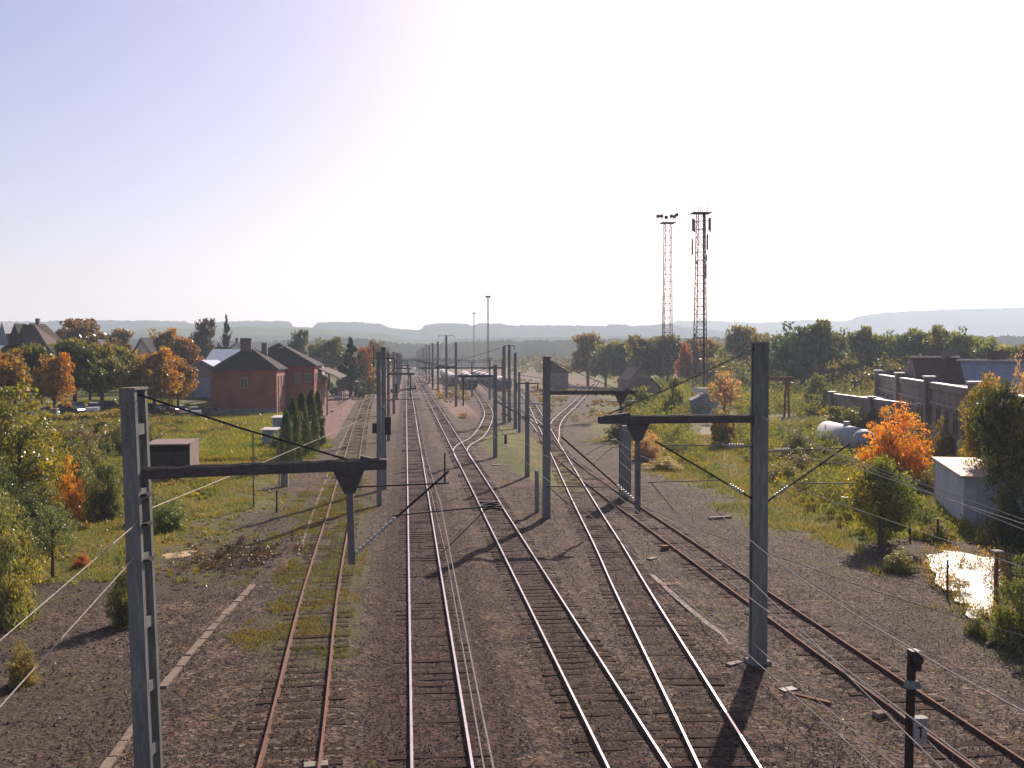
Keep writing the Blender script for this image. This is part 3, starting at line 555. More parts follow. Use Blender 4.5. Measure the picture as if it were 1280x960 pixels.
p = scatter(5200, -62, -14, 68, 170, lambda x, y: (x > edge_x(y)) & (x < np.interp(y, [68, 100, 150], [-12, -22, -36])) & (nz(x, y, 79, 4) > .5), .05)
thicket('tall_grass', p, rng.uniform(.2, .5, len(p)), 60, .10, (.105, .12, .03), upr=1.6)
p = scatter(1500, -58, -24, 84, 150, lambda x, y: (x > edge_x(y)) & (x < edge_x(y) + 20) & (nz(x, y, 97, 5) > .47), .1)
thicket('scrub', p, rng.uniform(.4, .95, len(p)), 130, .12, (.10, .10, .035), upr=1.0, tall=1.2)
p = scatter(2300, -60, -16, 42, 108, lambda x, y: (x < -20.5 - (y - 50) * .30) & (nz(x, y, 77, 6) > .42), .4)
thicket('scrub', p, rng.uniform(.45, 1.15, len(p)), 230, .12, (.115, .135, .045), upr=.9, tall=1.3)
p = scatter(6500, -24, 23, 23, 105, lambda x, y: (nz(x, y, 91, 2.5) > .5) & (zone(dtr, x, y) > .2), 0)
thicket('tiny_weeds', p, rng.uniform(.05, .16, len(p)), 12, .028, (.11, .12, .04), upr=.8)
p = scatter(2600, 7, 62, 150, 420, lambda x, y: (nz(x, y, 95, 11) > .5) & (zone(dtr, x, y) > 2.6) & (x < yard_right(y) + 4), .1)
thicket('yard_weeds', p, rng.uniform(.3, .9, len(p)), 40, .2, (.11, .10, .045), upr=1.0)
p = scatter(900, -24, -9, 44, 75, lambda x, y: (nz(x, y, 96, 3) > .5), .0)
thicket('weeds', p, rng.uniform(.1, .28, len(p)), 50, .05, (.11, .125, .04), upr=1.2)
# grass blades
def blades(name, n, x0, x1, y0, y1, arr, thr, h, color, wd_=.02):
    x = rng.uniform(x0, x1, n); y = y0 + (y1 - y0) * rng.uniform(0, 1, n) ** 1.4; zz = zone(arr, x, y); ok = (zz + (fbm(x * .8, y * .8, 81, 3) - .5) * 1.1 > thr) & (np.min([np.abs(x - np.interp(y, [c.y for c in TRK['siding']], [c.x for c in TRK['siding']]) - s) for s in (-.75, .75)], 0) > .08)
    x, y = x[ok], y[ok]; n = len(x); hh = h * rng.uniform(.4, 1.4, n) * (.6 + .8 * fbm(x, y, 82)); a = rng.uniform(0, 6.28, n); b = np.stack([x, y, zone(Z, x, y) - .02], -1); s = np.stack([np.cos(a), np.sin(a), 0 * a], -1) * wd_ * (.7 + y / 70)[:, None]
    tip = b + np.stack([rng.normal(0, .35, n) * hh, rng.normal(0, .35, n) * hh, hh], -1)
    o = link(name, npmesh(name, np.stack([b - s, b + s, tip], 1).reshape(-1, 3), 3, [M['grass']], dict(tint=rng.uniform(.2, .9, n), warm=np.clip(fbm(x / 2, y / 2, 83) * 1.8 - .5, 0, 1)))); o.color = (*color, 1); return tag(o, kind='stuff')
blades('grass', 150000, -34, -3, 26, 130, grass, .55, .22, (.14, .15, .04))
blades('grass', 150000, 19, 60, 34, 120, grass, .55, .28, (.13, .145, .045))
blades('grass', 110000, -60, -8, 96, 178, grass, .5, .42, (.14, .17, .035), .03)
blades('moss_and_weeds', 110000, -8, -1.5, 24, 90, moss, .62, .10, (.105, .115, .04), .016)
# loose ballast stones
def stones(n, x0, x1, y0, y1, s0, s1, name, mats_):
    x = rng.uniform(x0, x1, n); y = y0 + (y1 - y0) * rng.uniform(0, 1, n) ** 1.5; ok = (zone(dtr, x, y) > .0) & (rng.uniform(0, 1, n) < 1 - .9 * (zone(grass, x, y) > .7))
    x, y = x[ok], y[ok]; n = len(x); s = rng.uniform(s0, s1, (n, 1)); c = np.stack([x, y, zone(Z, x, y) + .012], -1)
    d = unit(n * 6).reshape(n, 6, 3) * .35 + np.array([(1, 0, 0), (0, 1, 0), (-1, 0, 0), (0, -1, 0), (0, 0, .8), (0, 0, -.6)])[None]; Vt = c[:, None] + d * s[:, None]
    T = np.array([(0, 1, 4), (1, 2, 4), (2, 3, 4), (3, 0, 4)]); o = link(name, npmesh(name, Vt[:, T.ravel()].reshape(-1, 3), 3, mats_)); return tag(o, kind='stuff')
m, t, b = newmat('stone'); ge = N(t, "ShaderNodeNewGeometry"); cr = N(t, "ShaderNodeValToRGB"); cr.color_ramp.elements[0].color = (.06, .046, .04, 1); cr.color_ramp.elements[1].color = (.30, .25, .22, 1); e_ = cr.color_ramp.elements.new(.7); e_.color = (.12, .085, .07, 1)
t.links.new(ge.outputs['Random Per Island'], cr.inputs[0]); t.links.new(cr.outputs[0], b.inputs['Base Color']); b.inputs['Roughness'].default_value = .9; b.inputs['Specular IOR Level'].default_value = .15
M['stone'] = m
stones(80000, -9, 24, 22, 75, .012, .034, 'ballast_stones', [M['stone']])
stones(9000, -24, -7, 22, 60, .015, .055, 'loose_rubble', [M['stone']])

# ------------------------------------------------------------------ catenary masts
def insulator(mb, p, q, n=6, r=.09):
    p, q = Vector(p), Vector(q)
    for i in range(n):
        c = p + (q - p) * ((i + .5) / n); d = (q - p).normalized() * ((q - p).length / n * .28); mb.tube([c - d, c - d * .1, c + d], r, 8, 0, r * .45)
    mb.tube([p, q], .02, 5)
def mast_parts(root, h, wb=.46, wt=.38, dp=.36):
    """concrete H-section pole: two flanges, a web and cross blocks"""
    mb = MB()
    for yy in (-dp / 2, dp / 2): mb.bar((0, yy, -.4), (0, yy, h), wb, .12, 0, wt, .12)
    mb.bar((0, 0, -.4), (0, 0, h - .05), .10, dp - .12, 0, .09, dp - .12)
    z = .9
    while z < h - .2:
        for sx in (-1, 1): mb.box((sx * .105, 0, z), (.12, dp - .124, .26)); 
        z += 1.55
    mb.build('post', M['concrete'], root); c = MB(); c.box((0, 0, h + .03), (wt + .05, dp + .16, .06)); c.build('cap', M['concrete_light'], root)
def arm_parts(root, zarm, L, sgn, zpost=5.05, hang=.84, brk=True):
    """horizontal beam with wedge bracket, hanging post and top stays"""
    x1 = sgn * L; mb = MB()
    for yy in (-.13, .13): mb.bar((sgn * .2, yy, zarm), (x1, yy, zarm), .045, .24)
    for k in range(12): mb.box((x1 * (k + .7) / 12.2, 0, zarm), (.05, .22, .16))
    mb.bar((sgn * .2, 0, zarm - .09), (x1, 0, zarm - .09), .24, .02)
    mb.build('beam', M['steel'], root)
    t = MB(); pts = [(sgn * (.15 + (L - .3) * k / 14), -.05 + .03 * math.sin(k * 1.7), zarm + .15 + .02 * math.sin(k * 2.3)) for k in range(15)]; t.tube(pts, .018, 5); t.build('cable', M['concrete_light'], root)
    xh = sgn * L * hang; b_ = MB()
    b_.add([(xh - .38, -.09, zarm - .12), (xh + .38, -.09, zarm - .12), (xh + .13, -.09, zarm - .68), (xh - .13, -.09, zarm - .68), (xh - .38, .09, zarm - .12), (xh + .38, .09, zarm - .12), (xh + .13, .09, zarm - .68), (xh - .13, .09, zarm - .68)], [(0, 3, 2, 1), (4, 5, 6, 7), (0, 4, 7, 3), (1, 2, 6, 5), (3, 7, 6, 2), (0, 1, 5, 4)])
    b_.build('wedge_bracket', M['steel'], root)
    p_ = MB(); p_.bar((xh, 0, zarm - .1), (xh, 0, zpost), .17, .14); p_.build('hanging_post', M['galv'], root)
    e = MB(); e.add([(x1 + sgn * .05, -.13, zarm + .12), (x1 + sgn * .05, .13, zarm + .12), (xh + sgn * .25, .13, zarm + .12), (xh + sgn * .25, -.13, zarm + .12), (x1 - sgn * .3, -.1, zarm + .15), (x1 - sgn * .3, .1, zarm + .15), (xh + sgn * .3, .1, zarm + .24), (xh + sgn * .3, -.1, zarm + .24)], [(0, 1, 2, 3), (7, 6, 5, 4), (0, 4, 5, 1), (1, 5, 6, 2), (2, 6, 7, 3), (3, 7, 4, 0)]); e.build('end_box', M['steel'], root)
    return xh
def stays(root, h, zarm, xe):
    for yy in (-.1, .1):
        s_ = MB(); s_.tube([(0.1 * (1 if xe > 0 else -1), yy, h - .12), (xe * .5, yy, (h - .12 + zarm + .25) / 2 - .05), (xe, yy, zarm + .2)], .013, 5); s_.build('stay_rod', M['dark'], root)
def cantilever(root, x0, x1, zt, zb, s=1):
    """hinged bracket: tie on top, slanting tube below, insulators, registration arm"""
    g = 1 if x1 > x0 else -1; L = abs(x1 - x0)
    a = MB(); a.tube([(x0, 0, zt - .05), (x0 + g * min(.3, L * .2), 0, zt - .02)], .03); a.tube([(x0 + g * .85, 0, zt), (x1, 0, zt + .04)], .022); a.build('tie_tube', M['galv'], root)
    i1 = MB(); insulator(i1, (x0 + g * .3, 0, zt - .02), (x0 + g * .85, 0, zt)); i1.build('insulator', M['ceramic'], root, True)
    d0, d1 = Vector((x0, 0, zb)), Vector((x1, 0, zt + .02)); u = (d1 - d0).normalized()
    b = MB(); b.tube([d0, d0 + u * .35], .035); b.tube([d0 + u * .95, d1 + u * .3], .032); b.build('slanting_tube', M['dark'], root)
    i2 = MB(); insulator(i2, d0 + u * .35, d0 + u * .95, 6, .085); i2.build('insulator', M['ceramic'], root, True)
    m_ = d0 + u * (d1 - d0).length * .55; r = MB(); zr = 5.75; ms = d0 + (d1 - d0) * max(.35, min(.8, (zr - zb) / (zt - zb))); r.tube([(ms.x, 0, ms.z), (x1 + g * .5, 0, ms.z - .04)], .02); r.tube([(x1 + g * .4, 0, ms.z - .04), (x1 - g * .4, .05, 5.28)], .016); r.build('registration_arm', M['galv'], root)
# near left mast (1), near right mast (2), third mast
g1 = atD(181, 445, 23); m1 = thing('catenary_mast', (g1.x, g1.y, 0), 'nearest concrete mast at the left, its beam reaching over the siding', 'catenary mast', 'concrete catenary masts')
m1.rotation_euler = (0, R(-1.6), 0)
h1 = atD(167, 487, 23).z; za1 = atD(300, 598, 23).z; mast_parts(m1, h1, .42, .36, .50)
for q in m1.children:
    if q.name.startswith(('post', 'cap')): q.rotation_euler = (0, 0, R(-13))
xh = arm_parts(m1, za1 + .10, 5.95, 1, atD(437, 720, 23).z, .845); stays(m1, h1, za1 + .05, 5.0)
c_ = MB(); zz = atD(437, 627, 23).z + .12; c_.tube([(xh + .1, 0, zz), (xh + 2.45, 0, zz)], .022); c_.build('tie_tube', M['dark'], m1)
p0, p1 = Vector((xh + .08, 0, atD(437, 715, 23).z + .15)), Vector((xh + 2.45, 0, atD(437, 618, 23).z + .25)); u = (p1 - p0).normalized()
i_ = MB(); insulator(i_, p0, p0 + u * 1.35, 11, .07); i_.build('insulator', M['ceramic'], m1, True)
c_ = MB(); c_.tube([p0 + u * 1.35, p1], .032); c_.build('slanting_tube', M['dark'], m1)
c_ = MB(); q = p0 + u * 1.5; c_.tube([(q.x - .2, 0, q.z - .05), (q.x + 2.3, 0, q.z + .08)], .018); c_.tube([(q.x + 2.2, 0, q.z + .08), (q.x + 1.0, .05, 5.3)], .014); c_.build('registration_arm', M['dark'], m1)
for zz in (atD(180, 600, 23).z - .35, atD(180, 655, 23).z, atD(180, 700, 23).z): c_ = MB(); c_.box((0, 0, zz), (.56, .52, .06)); c_.build('clamp_band', M['dark'], m1)

g2 = at(947, 832); m2 = thing('catenary_mast', (g2.x, g2.y, 0), 'tall concrete mast right of centre in the foreground, beam reaching left', 'catenary mast', 'concrete catenary masts')
D2 = dof(832); h2 = atD(945, 430, D2).z; za2 = atD(840, 523, D2).z; mast_parts(m2, h2, .50, .46, .30)
fb = MB(); fb.box((0, 0, .06), (.8, .7, .3), .1, 0, .85); fb.build('footing', M['concrete'], m2)
xh2 = arm_parts(m2, za2, 5.45, -1, 5.2, .76); stays(m2, h2, za2, -5.1)
cantilever(m2, .25, 2.9, atD(945, 562, D2).z, atD(945, 627, D2).z); cantilever(m2, -.25, -3.3, atD(945, 556, D2).z, atD(945, 622, D2).z)
p0, p1 = Vector((xh2 - .08, 0, 5.6)), Vector((xh2 - 2.3, 0, 7.55)); u = (p1 - p0).normalized()
i_ = MB(); insulator(i_, p0, p0 + u * .85, 8, .08); i_.build('insulator', M['ceramic'], m2, True)
c_ = MB(); c_.tube([p0 + u * .85, p1 + u * .3], .032); c_.build('slanting_tube', M['dark'], m2)
c_ = MB(); c_.tube([(xh2 - 1.0, 0, 6.1), (xh2 - 3.1, 0, 6.15)], .018); c_.tube([(xh2 - 3.0, 0, 6.15), (xh2 - 2.0, 0, 5.3)], .014); c_.build('registration_arm', M['dark'], m2)

g3 = at(683, 650); D3 = dof(650); m3 = thing('catenary_mast', (g3.x, g3.y, 0), 'concrete mast in the middle between the diverging tracks, beam to the right', 'catenary mast', 'concrete catenary masts')
h3 = atD(683, 447, D3).z; za3 = atD(730, 491, D3).z; mast_parts(m3, h3, .46, .42, .32); xh3 = arm_parts(m3, za3, 5.7, 1, 5.2, .84); stays(m3, h3, za3, 4.6)
cantilever(m3, -.25, -3.0, 7.4, 5.9)
for dx in (-.75, .35):
    i_ = MB(); insulator(i_, (xh3 + dx, 0, za3 - .55), (xh3 + dx + .5, 0, za3 - .55), 4, .08); i_.build('insulator', M['ceramic'], m3, True)
c_ = MB(); c_.tube([(xh3 - .9, 0, za3 - .55), (xh3 + .95, 0, za3 - .55)], .02); c_.build('cross_bar', M['dark'], m3)
# short thick mast behind the beam of the second one
g4 = at(781, 624); D4 = dof(624); m4 = thing('catenary_mast', (g4.x, g4.y, 0), 'short thick concrete mast beyond the rusty track, a clump of insulators at its top', 'catenary mast', 'concrete catenary masts')
h4 = atD(783, 533, D4).z; mast_parts(m4, h4, .80, .74, .5)
for k, (dx, dz) in enumerate([(-.6, -1.0), (-1.0, -1.25), (-.5, -1.5)]):
    i_ = MB(); insulator(i_, (dx - .45, 0, h4 + dz), (dx, 0, h4 + dz + .05), 5, .1); i_.build('insulator', M['ceramic'], m4, True)
    c_ = MB(); c_.tube([(dx, 0, h4 + dz + .05), (-.3, 0, h4 + dz + .1)], .035); c_.tube([(dx - .45, 0, h4 + dz), (dx - 2.0, -.1, h4 + dz - .3 - k * .5)], .02); c_.build('bracket', M['dark'], m4)
# more masts, thinner with distance
def mast(px, yb, yt, wpx, label, arm=None, group='slender masts along the tracks', box=False, zarm=None, top=None):
    g = at(px, yb); D = dof(yb); h = atD(px, yt, D).z; r = thing('catenary_mast', (g.x, g.y, 0), label, 'catenary mast', group); wm = wpx / FOC * D
    mb = MB(); 
    for yy in (-wm * .4, wm * .4): mb.bar((0, yy, -.3), (0, yy, h), wm, wm * .22, 0, wm * .8, wm * .22)
    mb.bar((0, 0, -.3), (0, 0, h), wm * .3, wm * .6); mb.build('post', M['concrete'], r)
    if arm is not None:
        L = (arm - px) / FOC * D; sg = 1 if L > 0 else -1; za = zarm or min(h - .8, 8.2); b = MB(); b.bar((0, 0, za), (L, 0, za), .2, .24); b.bar((L * .85, 0, za), (L * .85, 0, 5.3), .15, .15); b.build('beam', M['steel'], r)
        s_ = MB(); s_.tube([(0, 0, h - .1), (L * .8, 0, za + .1)], .03); s_.build('stay_rod', M['dark'], r)
        i_ = MB(); insulator(i_, (L * .85 + sg * .1, 0, 5.5), (L * .85 + sg * .6, 0, 6.0), 5, .09); i_.build('insulator', M['ceramic'], r, True)
        c_ = MB(); c_.tube([(L * .85 + sg * .6, 0, 6.0), (L * .85 + sg * 2.2, 0, 7.2)], .035); c_.tube([(L * .85, 0, 7.1), (L * .85 + sg * 2.2, 0, 7.15)], .025); c_.build('bracket', M['dark'], r)
    if top:
        b = MB(); b.bar((-top, 0, h - .15), (top, 0, h - .15), .09, .09); b.tube([(-top, 0, h - .1), (-top, 0, h - .75)], .06); b.tube([(top, 0, h - .1), (top, 0, h - .75)], .06); b.build('cross_arm', M['dark'], r)
    if box:
        b = MB(); b.box((.35, -.05, 4.6), (.5, .4, 1.7)); b.build('relay_box', M['black'], r)
        b = MB(); b.box((-.4, 0, 4.2), (.3, .3, .6)); b.build('relay_box', M['black'], r)
    return r
r5 = mast(474, 632, 440, 6.2, 'nearest slender mast left of the straight main track, with black boxes', group='masts left of the main track')
b_ = MB(); b_.box((.62, .1, 5.55), (.42, .35, 1.25)); b_.build('relay_box', M['black'], r5); b_ = MB(); b_.box((-.3, 0, 5.4), (.3, .3, .7)); b_.build('relay_box', M['black'], r5)
b_ = MB(); b_.tube([(.1, 0, 6.6), (1.6, 0, 8.1), (2.6, 0, 8.15)], .03); b_.tube([(.1, 0, 7.7), (2.6, 0, 8.2)], .02); b_.build('bracket', M['dark'], r5); b_ = MB(); insulator(b_, (.3, 0, 6.8), (.75, 0, 7.2), 4, .1); b_.build('insulator', M['ceramic'], r5, True)
r6 = mast(480, 612, 434, 6.5, 'slender mast close behind the nearest left one, frame at its top', group='masts left of the main track')
b_ = MB(); b_.bar((-.8, 0, 10.2), (.9, 0, 10.2), .08, .08); b_.bar((.85, 0, 10.2), (.85, 0, 9.4), .06, .06); b_.bar((-.75, 0, 11.2), (-.75, 0, 9.5), .08, .08); b_.bar((.85, 0, 9.4), (0, 0, 8.6), .06, .06); b_.build('top_frame', M['dark'], r6)
b_ = MB(); b_.bar((-.2, 0, 7.0), (2.8, 0, 7.05), .06, .06); insulator(b_, (.2, -.1, 7.0), (.9, -.1, 7.02), 5, .1); b_.build('bracket', M['galv'], r6)
mast(619, 572, 456, 5.2, 'slender mast in the middle with a beam reaching left, weeds at its foot', arm=572, zarm=8.35)
mast(630, 531, 433, 4.4, 'left mast of the close yard pair, carrying a long beam to the left', arm=525, zarm=8.6)
mast(636.5, 528, 431, 3.8, 'right mast of the close pair in the yard centre', top=.8)
mast(612, 500, 447, 2.4, 'thin short mast between the stabled coaches and the mast pair', top=.7)
mast(590, 497, 452, 2.2, 'thin short mast in front of the stabled coaches', top=.6)
mast(644, 536, 441, 4, 'thin mast directly right of the close pair')
mast(649, 541, 465, 3.2, 'short thin mast second right of the close pair')
mast(659, 598, 477, 5.5, 'mast with a short cross piece left of the central concrete mast', top=.9)
mast(671, 642, 588, 5.2, 'low concrete stub post beside the central mast')
ords = ['nearest', 'second', 'third', 'fourth', 'fifth', 'sixth', 'seventh', 'eighth', 'ninth', 'tenth', 'eleventh', 'twelfth', 'thirteenth']
for i, (px, yb, yt, tp) in enumerate([(570, 508, 428, 0), (558, 498, 419, 1.9), (547.5, 490, 427, 0), (541, 484, 429, 0), (536.5, 480, 431, 1.4), (533, 476.5, 433, 0), (530, 473.5, 434, 0), (527.5, 471, 435, 1.2), (525, 469, 436.5, 0), (523, 467, 438, 0), (521, 465, 439, 0)]):
    mast(px, yb, yt, max(1.5, 3.4 - i * .25), ords[i] + ' slender mast in the row receding right of the main tracks', top=tp, arm=px - 4.3 * FOC / dof(yb), zarm=8.2, group='receding masts right of the main tracks')
for i, (D, yt) in enumerate([(118, 441), (172, 440), (228, 441), (290, 441.5), (350, 442), (420, 442), (500, 443)]):
    yb = 445 + CAM_Z * FOC / D; px = 507 - 2.1 * FOC / D
    mast(px, yb, yt, max(1.4, 4 - i * .4), ords[i] + ' of the distant masts hugging the left side of the main track', arm=px + 3.2 * FOC / D, group='receding masts left of the main track', box=i in (1, 3))
def portal(D, x0, x1, label):
    r = thing('portal_gantry', (x0, D, 0), label, 'portal gantry', 'distant wire portals across the tracks')
    for x in (0, x1 - x0): b = MB(); b.bar((x, 0, -.3), (x, 0, 9.4), .35, .3); b.build('leg', M['concrete'], r)
    b = MB(); b.bar((0, 0, 8.3), (x1 - x0, 0, 8.3), .25, .1); b.bar((0, 0, 8.9), (x1 - x0, 0, 8.9), .2, .08); n = int((x1 - x0) / 1.5)
    for k in range(n): a = k * (x1 - x0) / n; b.bar((a, 0, 8.3), (a + (x1 - x0) / n, 0, 8.9), .08, .06)
    b.build('beam', M['steel'], r)
    for k in range(1, 6):
        x = (x1 - x0) * k / 6; b = MB(); b.tube([(x, 0, 8.3), (x, 0, 7)], .05); b.tube([(x, 0, 9.4), (x, 0, 8.9)], .07); b.build('hanger', M['dark'], r)
for i, (D, a, b) in enumerate([(330, -4, 33), (410, -4, 36), (520, -4, 30), (660, -4, 30)]): portal(D, a, b, ['nearest', 'second', 'third', 'farthest'][i] + ' wide wire portal spanning the yard in the haze')

# ------------------------------------------------------------------ wires
def wire_run(label, path, sup, zc=5.28, zm_s=6.75, zm_m=6.2, far=420, group='overhead lines above the tracks', stag=.15):
    """contact wire over a track with a sagging carrier above; sup = y of supports"""
    xf = lambda y: float(np.interp(y, [p[1] for p in path], [p[0] for p in path])); root = thing('overhead_line', (xf(sup[0]), sup[0], zc), label, 'overhead line', group); o = Vector(root.location)
    a = MB(); pts = []; mp = []
    for i in range(len(sup) - 1):
        for k in range(8):
            t_ = k / 8; y = sup[i] + (sup[i + 1] - sup[i]) * t_; s_ = stag * (1 - 2 * t_) * (1 if i % 2 else -1)
            pts.append(Vector((xf(y) + s_, y, zc)) - o); mp.append(Vector((xf(y) - .02, y, zm_m + (zm_s - zm_m) * (2 * t_ - 1) ** 2)) - o)
    a.tube(pts, .011, 5); a.build('contact_wire', M['wire'], root); b = MB(); b.tube(mp, .011, 5); b.build('carrier_wire', M['wire'], root)
    for k in range(1, min(len(pts), 40), 2):
        d = MB(); d.tube([pts[k], mp[k]], .004, 3); d.build('dropper', M['wire'], root)
    return root
wire_run('pair of wires running straight above the dark main track', [(.87, 0), (.87, 900)], [-30, 24, 66, 118, 172, 228, 290, 350, 420, 500, 600, 700])
wire_run('pair of wires above the second main track', [(5.74, 0), (5.8, 900)], [-30, 30, 60, 118, 172, 228, 290, 350, 420, 500, 600])
T3 = [(c.x, c.y) for c in TRK['third']]
wire_run('pair of wires following the diagonal bright railed track', T3, [8, 31, 60, 100, 140, 180, 230])
wire_run('pair of wires above the rusty right-hand track, leaving at the lower right', [(14.7, 0), (14.85, 39), (15.1, 70), (16, 102), (17.3, 118), (19, 150)], [-10, 31, 68, 110, 150])
wire_run('pair of wires above the curving siding near the station', [(c.x, c.y) for c in TRK['siding']], [60, 118, 172, 228, 290], group='overhead lines above the tracks')
def wire(label, pts, r=.014, sag=0., group='loose wires and stays', mat_=None, name='stay_wire'):
    P = [Vector(p) for p in pts]; o = P[0].copy(); Q = []
    for a, b in zip(P, P[1:]):
        for k in range(10):
            t_ = k / 10; Q.append(a + (b - a) * t_ - Vector((0, 0, sag * 4 * t_ * (1 - t_))) - o)
    Q.append(P[-1] - o); mb = MB(); mb.tube(Q, r, 5); w_ = mb.build(name, mat_ or M['wire']); w_.location = o; return tag(w_, label, 'wire', group)
M['wirelight'] = mat('pale_wire', (.48, .41, .36), (.36, .31, .27), .9, 0, 2, 0, spec=.05)
wire('upper pale stay wire leaving the left mast to the left edge', [atD(170, 655, 22.8), atD(-60, 852, 15.0)], .012, .0, mat_=M['wirelight'])
wire('lower pale stay wire from the left mast to the lower left', [atD(167, 698, 22.8), atD(-60, 950, 15.5)], .013, .0, mat_=M['wirelight'])
wire('pale wire rising from the left mast towards the siding and the distance', [atD(172, 642, 23.2), atD(300, 590, 38), atD(400, 548, 60), atD(455, 523, 85)], .015, .0, mat_=M['wirelight'])
for i, (y0, y1) in enumerate([(521, 641), (523, 656)]):
    wire(['upper', 'lower'][i] + ' of the two thick pale stays from the big mast to the right edge', [atD(953, y0, 31.4), atD(1048, 568 + i * 2, 27), atD(1330, y1 + 26, 20)], .012, .0, mat_=M['wirelight'])
wire('feeder wire crossing from the short mast towards the lower right', [atD(770, 556, 68), atD(800, 585, 60), atD(955, 690, 34), atD(1290, 885, 20)], .013, .12)
wire('thin feeder wire passing the big mast towards the right edge', [atD(705, 575, 70), atD(820, 640, 48), atD(1000, 705, 33), atD(1300, 800, 22)], .012, .1)
wire('long thin wire sloping down behind the short signal post', [atD(690, 520, 90), atD(955, 748, 34), atD(1140, 905, 22), atD(1230, 990, 18)], .012, .05)
wire('second long thin wire sloping to the bottom right', [atD(700, 560, 75), atD(870, 740, 40), atD(1150, 985, 18)], .012, .05)

# ------------------------------------------------------------------ lattice towers
def lattice(root, w0, w1, h, seg, mats_=None, leg=.09, br=.05, name='lattice_shaft'):
    mb = MB(); cs = [(-1, -1), (1, -1), (1, 1), (-1, 1)]
    W = lambda z: (w0 + (w1 - w0) * z / h) / 2
    for a, b in cs: mb.bar((a * w0 / 2, b * w0 / 2, -.3), (a * w1 / 2, b * w1 / 2, h), leg, leg)
    n = int(h / seg)
    for i in range(n):
        z0, z1 = i * h / n, (i + 1) * h / n
        for k in range(4):
            a, b = cs[k], cs[(k + 1) % 4]
            if i % 2: a, b = b, a
            mb.bar((a[0] * W(z0), a[1] * W(z0), z0), (b[0] * W(z1), b[1] * W(z1), z1), br, br); mb.bar((a[0] * W(z1), a[1] * W(z1), z1), (b[0] * W(z1), b[1] * W(z1), z1), br, br)
    return mb.build(name, mats_ or M['steel'], root)
gA = atD(834, 445, 205); A = thing('floodlight_tower', (gA.x, gA.y, 0), 'thinner lattice tower with round floodlights on top, left of the telecom one', 'floodlight tower')
hA = atD(833, 280, 205).z; lattice(A, 1.9, 1.35, hA, 1.5, M['red'], .12, .06)
b = MB(); b.box((0, 0, hA + .08), (2.9, 2.4, .18)); b.build('platform', M['steel'], A)
b = MB()
for x in (-1.4, 0, 1.4):
    for y in (-1.1, 1.1): b.bar((x, y, hA + .1), (x, y, hA + 1.2), .05, .05)
for y in (-1.1, 1.1): b.bar((-1.4, y, hA + 1.2), (1.4, y, hA + 1.2), .05, .05)
b.build('railing', M['steel'], A)
for x, z, dx in ((-1.5, 1.6, -.3), (-.7, 1.35, .2), (-2.2, 1.55, -.4), (.45, 1.6, .1), (1.0, 1.5, .3), (1.55, 1.9, .35)):
    b = MB(); b.tube([(x, -.5, hA + z), (x + dx * .5, -1.0, hA + z - .2)], .22, 10, 0, .42); b.tube([(x, -.4, hA + .2), (x, -.5, hA + z)], .04); b.build('floodlight', M['dark'], A)
b = MB(); b.tube([(.7 - 1.6, 0, -.2), (.7 - 1.6, 0, hA)], .06); b.build('ladder', M['red'], A)
gB = atD(875, 445, 172); B = thing('telecom_tower', (gB.x, gB.y, 0), 'tallest lattice tower carrying antenna panels above the small grey hut', 'telecom tower')
hB = atD(875, 268, 172).z; lattice(B, 2.1, 1.25, hB, 1.35, M['red'], .14, .065)
b = MB(); b.box((0, 0, hB + .1), (3.3, 2.6, .16)); b.build('platform', M['steel'], B)
b = MB()
for x in (-1.6, -.8, 0, .8, 1.6):
    for y in (-1.3, 1.3): b.bar((x, y, hB + .1), (x, y, hB + 1.4), .05, .05)
for z in (.8, 1.4):
    for y in (-1.3, 1.3): b.bar((-1.6, y, hB + z), (1.6, y, hB + z), .05, .05)
b.build('railing', M['steel'], B)
b = MB(); b.tube([(0, 0, hB), (0, 0, hB + 2.4)], .05); b.build('aerial', M['steel'], B)
b = MB(); b.bar((.55, -.7, 0), (.4, -.6, hB), .3, .12); b.build('cable_ladder', M['dark'], B)
for x, z, l in ((-1.7, -3.2, 2.3), (-1.4, -3.4, 2.3), (1.5, -3.3, 2.5), (1.3, -3.0, 2.2), (-1.75, -7.4, 2.8), (1.0, -6.5, 2.8), (.8, -8.5, 1.2), (.75, -11.5, 2.6), (-.9, -9.0, .5)):
    b = MB(); b.box((x, -.75, hB + z + l / 2), (.26, .16, l)); b.bar((0, 0, hB + z + l * .8), (x, -.7, hB + z + l * .8), .05, .05); b.bar((0, 0, hB + z + l * .2), (x, -.7, hB + z + l * .2), .05, .05); b.build('antenna_panel', M['steel'] if x < 0 else M['dark'], B)
b = MB(); b.box((0, 0, hB * .38), (2.0, 2.0, .15)); b.box((-1.0, 0, hB * .385 + .3), (.3, .4, .7)); b.build('rest_platform', M['dark'], B)
for px, D, yt, wp, lb in ((610, 490, 372, 2.0, 'thin distant floodlight tower rising above the far hills'), (592.5, 800, 392, 1.4, 'fainter distant tower just left of the thin floodlight one')):
    g = atD(px, 445, D); T = thing('floodlight_tower', (g.x, g.y, 0), lb, 'floodlight tower'); hh = atD(px, yt, D).z; ww = wp / FOC * D; lattice(T, ww, ww * .7, hh, 3, M['steel'], .2, .12)
    b = MB(); b.box((0, 0, hh), (ww * 3, 1, .3)); 
    for k in (-1, 0, 1): b.box((k * ww, 0, hh + .5), (.8, .5, .8))
    b.build('floodlight', M['dark'], T)

